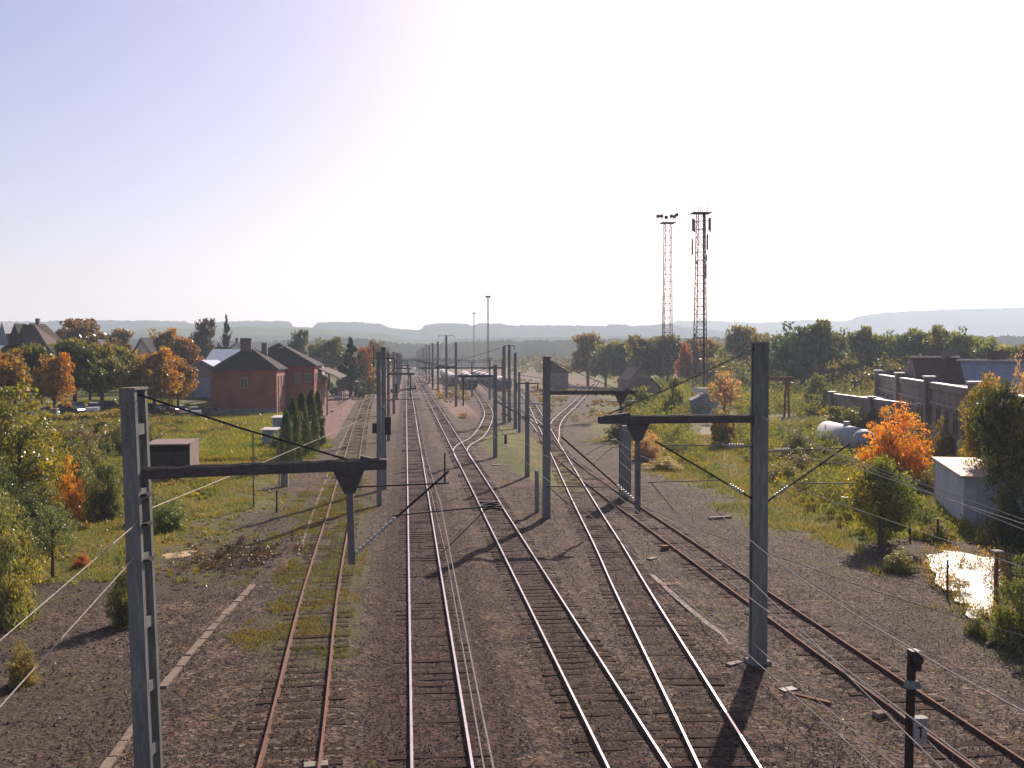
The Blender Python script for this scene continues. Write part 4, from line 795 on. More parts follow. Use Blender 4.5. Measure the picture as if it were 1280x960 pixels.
# ------------------------------------------------------------------ buildings
def hip(mb, x0, x1, y0, y1, z, zr, over=.4, ridge=None, m=0):
    x0 -= over; x1 += over; y0 -= over; y1 += over; w_, d_ = x1 - x0, y1 - y0; k = min(w_, d_) / 2 * (ridge if ridge is not None else .9)
    if w_ > d_: a, b = (x0 + k, (y0 + y1) / 2, zr), (x1 - k, (y0 + y1) / 2, zr)
    else: a, b = ((x0 + x1) / 2, y0 + k, zr), ((x0 + x1) / 2, y1 - k, zr)
    P = [(x0, y0, z), (x1, y0, z), (x1, y1, z), (x0, y1, z), a, b, (x0, y0, z - .18), (x1, y0, z - .18), (x1, y1, z - .18), (x0, y1, z - .18)]
    F_ = [(0, 1, 5, 4), (1, 2, 5), (2, 3, 4, 5), (3, 0, 4)] if w_ > d_ else [(0, 1, 4), (1, 2, 5, 4), (2, 3, 5), (3, 0, 4, 5)]
    mb.add(P, F_ + [(6, 7, 1, 0), (7, 8, 2, 1), (8, 9, 3, 2), (9, 6, 0, 3), (9, 8, 7, 6)], m)
def gable(mb, x0, x1, y0, y1, z, zr, over=.3, axis='y', m=0):
    x0 -= over; x1 += over; y0 -= over; y1 += over
    if axis == 'y': xm = (x0 + x1) / 2; P = [(x0, y0, z), (xm, y0, zr), (x1, y0, z), (x0, y1, z), (xm, y1, zr), (x1, y1, z)]
    else: ym = (y0 + y1) / 2; P = [(x0, y0, z), (x0, ym, zr), (x0, y1, z), (x1, y0, z), (x1, ym, zr), (x1, y1, z)]
    P += [(a, b, c - .16) for a, b, c in P]
    mb.add(P, [(0, 1, 4, 3), (1, 2, 5, 4), (6, 9, 10, 7), (7, 10, 11, 8), (0, 6, 7, 1), (1, 7, 8, 2), (3, 4, 10, 9), (4, 5, 11, 10), (0, 3, 9, 6), (2, 8, 11, 5)], m)
def window(parent, x, y, z, w_, h_, axis='y', m_frame='plaster', name='window'):
    f = MB(); g_ = MB(); t_ = .08
    if axis == 'y':
        f.box((x, y - .03, z + h_ / 2 + t_ / 2), (w_ + .2, .12, t_)); f.box((x, y - .05, z - h_ / 2 - t_ / 2), (w_ + .25, .18, t_))
        for s_ in (-1, 1): f.box((x + s_ * (w_ / 2 + .03), y - .02, z), (.06, .1, h_))
        f.box((x, y - .02, z), (.05, .06, h_)); g_.box((x, y, z), (w_, .05, h_))
    else:
        f.box((x + .03, y, z + h_ / 2 + t_ / 2), (.12, w_ + .2, t_)); f.box((x + .05, y, z - h_ / 2 - t_ / 2), (.18, w_ + .25, t_))
        for s_ in (-1, 1): f.box((x + .02, y + s_ * (w_ / 2 + .03), z), (.1, .06, h_))
        f.box((x + .02, y, z), (.06, .05, h_)); g_.box((x, y, z), (.05, w_, h_))
    o = f.build(name, M[m_frame], parent); g_.build('pane', M['glass'], o); return o
S = thing('station_building', (-22.8, 174, 0), 'two storey red brick station with dark hipped roofs left of the tracks', 'station building')
def rel(x, y): return x + 22.8, y - 174
def wall(parent, x0, x1, y0, y1, z, m, z0=0.0, name='wall'): b = MB(); b.box(((x0 + x1) / 2, (y0 + y1) / 2, (z + z0) / 2 - .1), (x1 - x0, y1 - y0, z - z0 + .2)); return b.build(name, M[m], parent)
wall(S, -11.2, 0, 0, 13, 8.05, 'brick'); wall(S, -9.6, 5.3, 14.0, 31, 8.5, 'brick'); wall(S, -6, -1, 13, 14, 7, 'brick')
b = MB(); hip(b, -11.2, 0, 0, 13, 8.1, 12.2, .45); rf = b.build('roof', M['slate'], S)
b = MB(); b.box((-5.9, 4.2, 12.3), (1.9, .9, 2.4)); b.box((-5.9, 4.2, 13.55), (2.1, 1.1, .15)); b.build('chimney', M['brickold'], rf)
b = MB(); b.box((-3.4, 9.5, 11.8), (1.0, .9, 2.2)); b.build('chimney', M['brickold'], rf)
b = MB(); hip(b, -9.6, 5.3, 14.0, 31, 8.6, 13.0, .5, .8); rf2 = b.build('roof', M['slate'], S)
b = MB(); b.box((-1.6, 18.5, 11.9), (.9, .7, .9)); b.build('skylight', M['concrete_light'], rf2)
for z_ in (0.5,): b = MB(); b.box((-5.6, -.03, z_), (11.3, .1, 1.2)); b.build('plinth', M['concrete'], S)
b = MB(); b.box((-5.6, -.05, 7.9), (11.4, .14, .3)); b.box((.05, 6.5, 7.9), (.14, 13, .3)); b.build('cornice', M['brickold'], S)
for x, z in ((-5.6, 5.6), ): window(S, x, -.02, z, 1.1, 1.7)
for y in (2.5, 6.3, 10.2):
    for z in (2.4, 5.9): window(S, .02, y, z, 1.1, 1.8, 'x')
for y in (17, 20.5, 24, 27.5):
    for z in (2.4, 6.2): window(S, 5.32, y, z, 1.1, 1.8, 'x')
for x in (2.2, 4.0):
    window(S, x, 13.98, 6.2, .9, 1.6)
b = MB(); b.box((.1, 2.0, 3.4), (.16, .16, 6.5)); b.build('downpipe', M['concrete_light'], S)
b = MB(); b.add([(5.4, 22, 7.9), (9.6, 22, 6.0), (9.6, 46, 6.0), (5.4, 46, 7.9), (5.4, 22, 7.7), (9.6, 22, 5.8), (9.6, 46, 5.8), (5.4, 46, 7.7)], [(0, 1, 2, 3), (7, 6, 5, 4), (0, 4, 5, 1), (1, 5, 6, 2), (2, 6, 7, 3), (3, 7, 4, 0)]); cn = b.build('canopy_roof', M['slatewarm'], S)
for y in (22.5, 28, 34, 40, 45.5): b = MB(); b.bar((9.2, y, 0), (9.2, y, 5.9), .16, .16); b.bar((9.2, y, 5.0), (8.0, y, 6.4), .1, .1); b.build('canopy_post', M['galv'], S)
wall(S, -4, 5.2, 31.1, 46, 5.5, 'brick'); b = MB(); gable(b, -4, 5.2, 31.2, 46, 5.6, 8.3); b.build('roof', M['slatewarm'], S)
for y in (34, 38, 42): window(S, 5.24, y, 2.6, 1.2, 2.0, 'x')

def shed(name, label, cat_, loc, rz, w_, d_, h_, mw, mr, flat=True, zr=None, door=None, wins=(), group=None, rm=.25):
    r = thing(name, loc, label, cat_, group, rz); wall(r, 0, w_, 0, d_, h_, mw)
    b = MB()
    if flat: b.add([(-rm, -rm, h_ + .02), (w_ + rm, -rm, h_ - .1 * 0 + .02), (w_ + rm, d_ + rm, h_ + .14), (-rm, d_ + rm, h_ + .14), (-rm, -rm, h_ + .14), (w_ + rm, -rm, h_ + .14), (w_ + rm, d_ + rm, h_ + .28), (-rm, d_ + rm, h_ + .28)], [(3, 2, 1, 0), (4, 5, 6, 7), (0, 1, 5, 4), (1, 2, 6, 5), (2, 3, 7, 6), (3, 0, 4, 7)])
    else: gable(b, 0, w_, 0, d_, h_ + .02, zr, rm); 
    b.build('roof', M[mr], r)
    if not flat:
        b = MB(); b.add([(0, .02, h_), (w_, .02, h_), (w_ / 2, .02, zr - .2), (0, d_ - .02, h_), (w_, d_ - .02, h_), (w_ / 2, d_ - .02, zr - .2)], [(0, 1, 2), (5, 4, 3), (0, 3, 4, 1)]); b.build('gable_wall', M[mw], r)
    if door: b = MB(); b.box((door[0], -.03, door[2] / 2), (door[1], .08, door[2])); b.build('door', M[door[3]], r)
    for x, z, a, c in wins: window(r, x, -.02, z, a, c)
    return r
M['hutpaint'] = mat('hut_paint', (.46, .47, .52), (.30, .30, .33), .85, 0, 1.0, streak=True)
k0, k1 = atD(1207, 445, 58), atD(1170, 445, 67.5); rz = math.atan2(k1.y - k0.y, k1.x - k0.x) - math.pi / 2
shed('utility_hut', 'blue-grey windowless hut with a rusty flat roof at the right', 'hut', (k0.x, k0.y, Hf(k0.x, k0.y)), rz, 3.4, (k1 - k0).length, 2.95, 'hutpaint', 'roofpink', rm=.2)
# wooden shelter
g = at(237, 598); r = thing('wooden_shelter', (g.x - 3.5, g.y, 0), 'dark open wooden shelter standing in the grass above the beam', 'shelter')
b = MB(); b.box((3.5 / 2, 2.2, 1.45), (3.5, .1, 2.9)); b.box((.05, 1.1, 1.4), (.1, 2.2, 2.8)); b.box((3.45, 1.1, 1.45), (.1, 2.2, 2.9)); b.build('wall', M['wooddark'], r)
b = MB(); b.add([(3.51, -.05, -.1), (3.56, -.05, -.1), (3.56, 3.6, -.1), (3.51, 3.6, -.1), (3.51, -.05, 3.05), (3.56, -.05, 3.05), (3.56, 3.6, 3.2), (3.51, 3.6, 3.2)], [(3, 2, 1, 0), (4, 5, 6, 7), (0, 1, 5, 4), (1, 2, 6, 5), (2, 3, 7, 6), (3, 0, 4, 7)]); b.build('side_board', M['wood'], r)
b = MB(); b.box((1.75, .05, 1.2), (3.3, .06, 2.2)); b.build('interior_shade', M['wooddark'], r)  # dark sheet across the opening, shade of the interior put into its colour
b = MB(); b.add([(-.1, -.15, 2.85), (3.6, -.15, 2.85), (3.6, 3.6, 3.0), (-.1, 3.6, 3.0), (-.1, -.15, 2.95), (3.6, -.15, 2.95), (3.6, 3.6, 3.1), (-.1, 3.6, 3.1)], [(3, 2, 1, 0), (4, 5, 6, 7), (0, 1, 5, 4), (1, 2, 6, 5), (2, 3, 7, 6), (3, 0, 4, 7)]); b.build('roof', M['wood'], r)
g = at(328, 559); shed('cabin', 'small blue-grey cabin with a pale roof beside the conifers', 'cabin', (g.x, g.y, 0), -.25, 1.5, 1.4, 1.9, 'greyblue', 'roofwhite')
g = at(341, 549); shed('cabin', 'taller grey cabin with a flat pale roof against the conifers', 'cabin', (g.x, g.y, 0), -.1, 2.0, 2.2, 2.6, 'greyblue', 'roofwhite')
g = at(351, 608); r = thing('relay_cabinet', (g.x, g.y, 0), 'small grey concrete cabinet just behind the left beam', 'cabinet'); b = MB(); b.box((.28, .25, .9), (.56, .5, 1.8)); b.build('housing', M['concrete_light'], r); b = MB(); b.box((.28, .25, 1.84), (.66, .6, .08)); b.build('lid', M['concrete'], r)
# tower hut
g = atD(864, 445, 163); r = shed('equipment_hut', 'small grey hut with a bright metal roof at the foot of the telecom tower', 'hut', (g.x, g.y - 1, 0), -.15, 4.2, 3.5, 2.9, 'greyblue', 'roofwhite', False, 4.2)
b = MB(); b.box((-1.6, 1.0, .9), (2.2, 1.6, 1.9)); b.build('side_box', M['concrete'], r); b = MB(); b.box((1.3, .5, 4.6), (2.2, 1.2, .8)); b.build('cooling_unit', M['white'], r)
# signal house
g = atD(686, 445, 290); r = thing('signal_house', (g.x, g.y, 0), 'small brick signal house with a steep roof behind the central mast', 'signal house'); wall(r, 0, 6.0, 0, 7, 5.6, 'brickold')
b = MB(); b.add([(-.4, -.3, 9.6), (6.8, -.3, 5.3), (-.4, -.3, 5.3), (-.4, 7.3, 9.6), (6.8, 7.3, 5.3), (-.4, 7.3, 5.3)], [(0, 2, 1), (3, 4, 5), (0, 1, 4, 3), (1, 2, 5, 4), (2, 0, 3, 5)]); b.build('roof', M['slate'], r)
for x in (1.5, 4): window(r, x, -.03, 4.0, 1.3, 1.2)
g = atD(797, 445, 182); shed('house', 'brick house with a dark slate roof half hidden in the bushes left of the towers', 'house', (g.x, g.y, 0), .12, 5.6, 8, 3.2, 'brickold', 'slate', False, 6.2, None, [(2.8, 2.0, 1, 1.2)])
g = atD(786, 445, 250); r = shed('house', 'farther house with a brownish roof and two chimneys among the trees', 'house', (g.x, g.y, 0), .1, 6.5, 9, 4.0, 'brickold', 'slatewarm', False, 7.5)
for x in (2.2, 3.6): b = MB(); b.box((x, 1.5, 8), (.6, .6, 1.8)); b.build('chimney', M['brickold'], r)
# factory
FA, FB = atD(1099, 445, 136), atD(1222, 445, 75); FA.z = FB.z = 0; FB = FB + (FB - FA) * .35; fl = (FB - FA).length; rz = math.atan2(FB.y - FA.y, FB.x - FA.x)
Fc = thing('factory', FA, 'long derelict brick factory with capped parapet piers at the right', 'factory', None, rz)   # local x runs towards the camera, local -y faces the tracks... +y away
b = MB(); b.box((fl / 2, 7.5, 3.5), (fl, 15, 7.4)); b.build('wall', M['brickold'], Fc)
b = MB(); b.box((fl / 2, .02, 7.45), (fl, .5, .55)); b.build('parapet', M['brickold'], Fc); b = MB(); b.box((fl / 2, .02, 7.78), (fl + .3, .62, .12)); b.build('coping', M['roofwhite'], Fc)
for k in range(5):
    x = k * fl / 4 * .985; b = MB(); b.box((x, -.1, 4.1), (1.3, .9, 8.3)); q = b.build('pier', M['brickold'], Fc); b = MB(); b.box((x, -.1, 8.34), (1.5, 1.1, .16)); b.build('cap', M['roofwhite'], q)
b = MB(); b.box((fl / 2, -.1, 5.9), (fl, .3, .25)); b.build('string_course', M['concrete_light'], Fc)
for k in range(21):
    x = 1.6 + k * (fl - 3.2) / 20
    if abs((x * 4 / fl) - round(x * 4 / fl)) > .07: window(Fc, x, -.06, 4.4, 1.3, 1.9, 'y', 'brickold')
b = MB(); b.box((fl / 2, 7.6, 7.3), (fl - .6, 14.2, .2)); b.build('flat_roof', M['slatewarm'], Fc)
# roof halls above (gabled, ridge across the picture)
HL = thing('factory_hall', (0, 0, 0), 'gabled factory hall with a brown and blue-grey sheet roof behind the parapet', 'factory hall')
a0, a1 = atD(1140, 447, 114), atD(1330, 447, 88); a0.z = a1.z = a0.z; ze = a0.z - 3.0
b = MB(); dn = Vector((-1.0, -3.2, 0)); up_ = Vector((1.0, 6, 0))
L_ = lambda p, d, z: (p.x + d.x, p.y + d.y, z)
mid_ = a0 + (a1 - a0) * .36
for (p, q, m_, nm) in ((a0, mid_, 'slatewarm', 'brown_roof'), (mid_ + (a1 - a0) * .003, a1, 'roofgrey', 'sheet_roof')):
    b = MB(); zr = a0.z if nm == 'brown_roof' else a0.z - .35; b.add([L_(p, Vector(), zr), L_(q, Vector(), zr), L_(q, dn, ze), L_(p, dn, ze), L_(p, up_, ze), L_(q, up_, ze)], [(3, 2, 1, 0), (0, 1, 5, 4)]); b.build(nm, M[m_], HL)
    c = MB(); c.bar(L_(p, Vector(), zr + .1), L_(q, Vector(), zr + .1), .5, .22); c.build('ridge_cap', M['roofwhite'], HL)
b = MB(); b.add([L_(a0, Vector(), a0.z - .1), L_(a0, dn, ze), L_(a0, up_, ze), L_(a1, Vector(), a0.z - .1), L_(a1, dn, ze), L_(a1, up_, ze)] + [L_(a0, dn, 0), L_(a0, up_, 0), L_(a1, dn, 0), L_(a1, up_, 0)], [(0, 2, 1), (3, 4, 5), (1, 2, 7, 6), (4, 8, 9, 5), (1, 6, 8, 4), (2, 5, 9, 7)]); b.build('wall', M['brickold'], HL)
for f_ in (.30, .62, .80): q = a0 + (a1 - a0) * f_; b = MB(); b.box((q.x, q.y, a0.z + .3), (1.6, .8, .9)); b.build('roof_vent', M['brickold'], HL)
# annex in front
AN = [atD(1041, 445, 133), atD(1156, 445, 101)]; AN = [Vector((q.x, q.y, 0)) for q in AN]; al = (AN[1] - AN[0]).length; rz = math.atan2(AN[1].y - AN[0].y, AN[1].x - AN[0].x)
An = thing('factory_annex', AN[0], 'low brick annex with a bright flat roof in front of the factory', 'annex', None, rz)
b = MB(); b.box((al / 2, 6.5, 2.3), (al, 13.0, 4.8)); b.build('wall', M['brickold'], An); b = MB(); b.box((al / 2, 6.5, 4.78), (al - .6, 12.6, .1)); b.build('flat_roof', M['roofwhite'], An)
b = MB(); b.box((al / 2, 0, 4.9), (al, .3, .5)); b.build('parapet', M['brickold'], An); b = MB(); b.box((al / 2, 0, 5.2), (al, .42, .1)); b.build('coping', M['roofwhite'], An)
for k in range(3): b = MB(); b.box((k * al / 2, -.05, 2.6), (1.1, .7, 5.5)); q = b.build('pier', M['brickold'], An); b = MB(); b.box((k * al / 2, -.05, 5.42), (1.3, .9, .14)); b.build('cap', M['roofwhite'], q)
Y0 = [atD(1178, 445, 94), atD(1238, 445, 72)]; Y0 = [Vector((q.x, q.y, 0)) for q in Y0]; al = (Y0[1] - Y0[0]).length; rz = math.atan2(Y0[1].y - Y0[0].y, Y0[1].x - Y0[0].x)
Yw = thing('yard_wall', Y0[0], 'ruined brick yard wall with capped piers below the factory', 'wall', None, rz)
b = MB(); b.box((al / 2, 0, 2.3), (al, .35, 4.7)); b.build('wall', M['brickold'], Yw); b = MB(); b.box((al / 2, 0, 4.72), (al, .5, .12)); b.build('coping', M['roofwhite'], Yw)
for k in range(3): b = MB(); b.box((k * al / 2, 0, 2.6), (.9, .7, 5.2)); q = b.build('pier', M['brickold'], Yw); b = MB(); b.box((k * al / 2, 0, 5.28), (1.1, .9, .14)); b.build('cap', M['roofwhite'], q)
# town houses
M['roofpale'] = mat('pale_sheet_roof', (.46, .50, .60), (.36, .39, .46), .8, 0, 1, spec=.1)
def house(px0, px1, D, ye, yr, mw, mr, label, hipped=False, chim=0, name='house', wins=2, ax='y', dep=9):
    a = atD(px0, 445, D); bb = atD(px1, 445, D); w_ = (bb - a).length; z0 = Hf(a.x, a.y); h = atD(px0, ye, D).z - z0; zr = atD(px0, yr, D).z - z0
    r = thing(name, (a.x, a.y, z0), label, 'house', None, -R(YAW)); wall(r, 0, w_, 0, dep, h, mw, -1)
    b = MB()
    if hipped: hip(b, 0, w_, 0, dep, h + .05, zr)
    else: gable(b, 0, w_, 0, dep, h + .05, zr, .3, ax)
    rf_ = b.build('roof', M[mr], r)
    if not hipped and ax == 'y': b = MB(); b.add([(0, .02, h), (w_, .02, h), (w_ / 2, .02, zr - .15), (0, dep - .02, h), (w_, dep - .02, h), (w_ / 2, dep - .02, zr - .15)], [(0, 1, 2), (5, 4, 3), (0, 3, 4, 1)]); b.build('gable_wall', M[mw], r)
    for k in range(chim): b = MB(); b.box((w_ * (k + .6) / (chim + .2), dep / 2, zr + .2), (.7, .6, 1.6)); b.build('chimney', M['brickold'], rf_)
    for k in range(wins): window(r, w_ * (k + .5) / wins, -.03, h * .62, .9, 1.3)
    return r
house(230, 274, 190, 463, 450, 'brickold', 'roofpale', 'brick shed with a grey-blue gable and wide door left of the station', name='goods_shed', wins=0, dep=10)
gs = house(252, 305, 212, 459, 436, 'plaster', 'roofpale', 'pale grey-blue metal roofed hall stepping up behind the goods shed', name='warehouse', wins=0, dep=18, ax='x')
g = atD(244, 445, 189.6); d_ = thing('shed_door', (g.x, g.y, Hf(g.x, g.y)), 'wide pale double door on the goods shed', 'door'); bpy.data.objects.remove(d_)
b = MB(); gsd = [o for o in bpy.data.objects if o.name.startswith('goods_shed')][0]; b.box((3.7, -.05, 1.9), (3.2, .08, 3.8)); b.build('door', M['greyblue'], gsd)
house(228, 300, 262, 448, 433, 'brickold', 'slate', 'long building with a dark ridge roof behind the goods shed', ax='x', wins=6, dep=14, chim=1)
house(168, 186, 205, 440, 422, 'plaster', 'slate', 'narrow house with a steep dark roof behind the orange street tree', wins=2)
house(176, 204, 225, 440, 429, 'plaster', 'slatewarm', 'house with a low pinkish roof beside the steep one', ax='x', wins=3)
house(112, 132, 230, 440, 424, 'plaster', 'slatewarm', 'house glimpsed between the tall green street tree and the olive one', wins=2)
house(376, 398, 260, 458, 446, 'plaster', 'slate', 'low house showing behind the station roof', wins=2, ax='x')
house(283, 308, 240, 442, 427, 'plaster', 'slate', 'tall house with chimneys rising behind the grey hall', chim=2)
# mansion at left edge: hipped slate roofs with dormers
mn = house(2, 52, 185, 440, 403, 'plaster', 'slate', 'large house with steep slate roofs and pointed dormers at the left edge', True, 1, 'mansion', 4, 'y', 13)
for k, (x, hh, mk) in enumerate([(.5, 4.4, 'greyblue'), (2.9, 3.6, 'slate')]):
    b = MB(); z = 10.8 if k else 10.2; b.add([(x - 1.3, -.7, z), (x + 1.3, -.7, z), (x, -.7, z + hh), (x - 1.3, 4, z), (x + 1.3, 4, z), (x, 4, z + hh)], [(0, 1, 2), (5, 4, 3), (0, 2, 5, 3), (1, 4, 5, 2), (0, 3, 4, 1)]); b.build('dormer', M[mk], mn)
b = MB(); b.add([(-.2, -.6, 10.3), (9.0, -.6, 10.3), (5.2, 2.4, 14.2), (2.2, 2.4, 14.2)], [(0, 1, 2, 3)]); b.add([(9.0, -.6, 10.3), (9, 6, 10.3), (5.2, 2.4, 14.2)], [(0, 1, 2)]); b.build('front_roof', M['slatewarm'], mn)

# ------------------------------------------------------------------ crane, tank, vehicles
g = atD(984, 445, 160); r = thing('gantry_crane', (g.x, g.y, 0), 'rusty red portal crane partly hidden by the big mast', 'gantry crane'); zc = atD(984, 471, 160).z
b = MB(); b.bar((.9, 0, zc - .3), (-6.0, 0, zc - .3), .5, .6); b.build('beam', M['rust'], r)
for x in (0, -5.4):
    b = MB()
    for yy in (-.9, .9): b.bar((x, yy * 1.2, -.2), (x, yy * .4, zc - .6), .28, .3)
    for z in (1.2, 2.6, 4.0): b.bar((x, -.95, z), (x, .95, z + .7), .14, .14)
    b.bar((x, 0, zc - 1.6), (x - (.9 if x == 0 else -.9), 0, zc - .6), .2, .2); b.build('leg', M['rust'], r)
g0, g1_ = atD(1034, 545, 108), atD(1080, 556, 96); r = thing('storage_tank', (g0.x, g0.y, 0), 'long pale cylindrical tank lying in the bushes', 'tank')
p0, p1 = Vector((0, 0, 1.9)), Vector((g1_.x - g0.x, g1_.y - g0.y, 1.9)); u = (p1 - p0).normalized(); b = MB(); b.tube([p0 - u * .25, p0 - u * .05, p0, p1, p1 + u * .05], 1.0, 20); b = MB()
rr = [.4, .9, 1.12, 1.2, 1.2, 1.12, .9, .4]; pp = [p0 - u * .5, p0 - u * .4, p0 - u * .2, p0, p1, p1 + u * .2, p1 + u * .4, p1 + u * .5]
for i in range(7): b.tube([pp[i], pp[i + 1]], rr[i], 20, 0, rr[i + 1])
b.build('barrel', M['tank'], r, True)
for f_ in (.2, .8): q = p0 + (p1 - p0) * f_; b = MB(); b.box((q.x, q.y, .35), (2.0, .5, .9), math.atan2(u.y, u.x) + 1.57); b.build('saddle', M['concrete'], r)
b = MB(); q = p0 + (p1 - p0) * .55; b.tube([q + Vector((0, 0, 1.2)), q + Vector((0, 0, 1.6))], .35, 12); b.build('manhole', M['tank'], r)
def wheelmesh():
    b = MB(); b.tube([(-.11, 0, 0), (.11, 0, 0)], .31, 14); o = b.build('wheel', M['tyre'], None, True); d = o.data; bpy.data.objects.remove(o); b = MB(); b.tube([(-.115, 0, 0), (.115, 0, 0)], .19, 10); o = b.build('rim', M['galv']); e = o.data; bpy.data.objects.remove(o); return d, e
WH, RM = wheelmesh()
def car(loc, rz, mk, label, group='cars parked on the road above the bank', van=False):
    r = thing('parked_car', loc, label, 'car', group, rz); L = 4.1; hb = .82; b = MB()   # along y
    prof = [(-2.05, .28), (-2.08, .62), (-1.95, .80), (-1.15, .90), (1.2, .92), (1.95, .84), (2.05, .58), (2.03, .28)]
    def ext(mb, pr, w0, w1, m_=0):
        n = len(pr); V = [(-w0, y, z) if z < .7 else (-w1, y, z) for y, z in pr] + [(w0, y, z) if z < .7 else (w1, y, z) for y, z in pr]
        mb.add(V, [tuple(range(n)), tuple(reversed(range(n, 2 * n)))] + [(i, n + i, n + (i + 1) % n, (i + 1) % n) for i in range(n)], m_)
    ext(b, prof, .84, .80); b.build('body', M[mk], r)
    b = MB(); V = []; 
    for s_, (w0) in ((0, .76), (1, .60)):
        ys_ = ((-1.15, 1.45) if not s_ else (-.55, .95)); z = .90 if not s_ else 1.40
        V += [(-w0, ys_[0], z), (w0, ys_[0], z), (w0, ys_[1], z), (-w0, ys_[1], z)]
    b.add(V, [(0, 1, 5, 4), (1, 2, 6, 5), (2, 3, 7, 6), (3, 0, 4, 7)]); b.build('windows', M['glass'], r)
    b = MB(); b.add([(-.62, -.6, 1.40), (.62, -.6, 1.40), (.62, 1.0, 1.40), (-.62, 1.0, 1.40), (-.52, -.4, 1.46), (.52, -.4, 1.46), (.52, .85, 1.46), (-.52, .85, 1.46)], [(4, 5, 6, 7), (0, 1, 5, 4), (1, 2, 6, 5), (2, 3, 7, 6), (3, 0, 4, 7), (3, 2, 1, 0)]); b.build('roof', M[mk], r)
    for x in (-.76, .76):
        for y in (-1.3, 1.3): w_ = link('wheel', WH, r); w_.location = (x, y, .31); q = link('rim', RM, w_)
    for x in (-.6, .6): b = MB(); b.box((x, -2.06, .62), (.3, .06, .14)); b.build('headlight', M['white'], r)
    return r
M['asphalt'] = mat('asphalt', (.07, .068, .066), (.05, .05, .05), .95, 0, .5)
rb = MB(); ysr = np.linspace(70, 230, 60)
for a, b in zip(ysr, ysr[1:]):
    q = []
    for y, o_ in ((a, -11), (a, -4.5), (b, -4.5), (b, -11)):
        x = -48 + (min(y, 164) - 123) * .39 + (max(y, 164) - 164) * .0; xx = min(x, -34.5) + o_; q.append((xx, y, Hf(xx, y) + .12))
    rb.poly([q[0], q[1], q[2], q[3]])
tag(rb.build('road', M['asphalt']), kind='structure')
cl = [(52, 127, 'car_white', 'white hatchback under the two left orange street trees', 1.2), (84, 131, 'car_dark', 'dark car just right of the pale kerb box', 1.3), (97, 134, 'car_blue', 'blue car beside the tree trunk left of the white one', .4), (116, 134, 'car_white', 'small white car under the olive street tree', .2), (134, 138, 'car_dark', 'long dark car left of the concrete mast top', 1.4),
      (187, 147, 'car_dark', 'dark car under the bright orange street tree', 1.3), (207, 151, 'car_red', 'dull red car between the two right street trees', 1.3), (224, 155, 'car_white', 'white car under the reddish street tree', .5), (242, 158, 'car_silver', 'silver car right of the last street tree', .4), (262, 161, 'car_dark', 'dark car close to the station corner', 1.3)]
for px, D, mk, lb, rz in cl:
    g = atD(px, 445, D); car((g.x, g.y, Hf(g.x, g.y) + .1), rz, mk, lb)
g = at(423, 499); car((g.x, g.y, 0.02), .05, 'car_white', 'white car on the pink forecourt by the platform canopy', None)
# kerb box, people are absent
g = atD(67, 445, 126); r = thing('kerb_box', (g.x, g.y, Hf(g.x, g.y)), 'small pale box on the bank edge below the slim orange tree', 'box'); b = MB(); b.box((0, 0, .6), (.8, .6, 1.2)); b.build('housing', M['concrete_light'], r); b = MB(); b.box((0, 0, 1.24), (.9, .7, .08)); b.build('lid', M['roofwhite'], r)
# coaches
def coach_proto():
    r = thing('railway_coach', (0, 0, 0), 'x', 'railway coach'); L = 23
    pr = [(-1.4, .9), (1.4, .9), (1.42, 3.0), (-1.42, 3.0)]; b = MB(); b.prism(pr, (0, 0, 0), (0, L, 0)); b.build('body', M['coach'], r)
    b = MB(); b.prism([(-1.46, 3.0), (1.46, 3.0), (1.3, 3.5), (.9, 3.85), (0, 4.0), (-.9, 3.85), (-1.3, 3.5)], (0, -.1, 0), (0, L + .1, 0)); b.build('roof', M['coachroof'], r, True)
    b = MB()
    for k in range(9):
        for s_ in (-1, 1): b.box((s_ * 1.42, 2.4 + k * 2.25, 2.35), (.05, 1.3, .8))
    for x in (-.7, .7): b.box((x, -.02, 2.35), (.7, .05, .8))
    b.build('window_band', M['glass'], r)
    for y in (3.5, L - 3.5):
        b = MB(); b.box((0, y, .55), (2.2, 3.4, .5))
        for dy in (-1.2, 1.2):
            for x in (-.76, .76): b.tube([(x - .06, y + dy, .64), (x + .06, y + dy, .64)], .45, 12)
        b.build('bogie', M['dark'], r)
    return r
cp = coach_proto(); first = True
sc_x = sorted([(c.y, c.x) for c in TRK['crossover']])
for lab, x0f, y0, nn in (('left', lambda y: 16.5 + (y - 330) * .012, 326, 6), ('middle', lambda y: float(np.interp(y, [a for a, b in sc_x], [b for a, b in sc_x])), 296, 5), ('right', lambda y: 30 + (y - 290) * .006, 284, 6)):
    for i in range(nn):
        y = y0 + i * 24.2; x = x0f(y); x2 = x0f(y + 23); o = cp if first else cptree(cp); first = False
        o.location = (x, y, 0); o.rotation_euler = (0, 0, -math.atan2(x2 - x, 23)); o['label'] = f"{ords[i]} dark coach from the near end of the {lab} stabled rake"; o['group'] = 'stabled coaches in the yard'

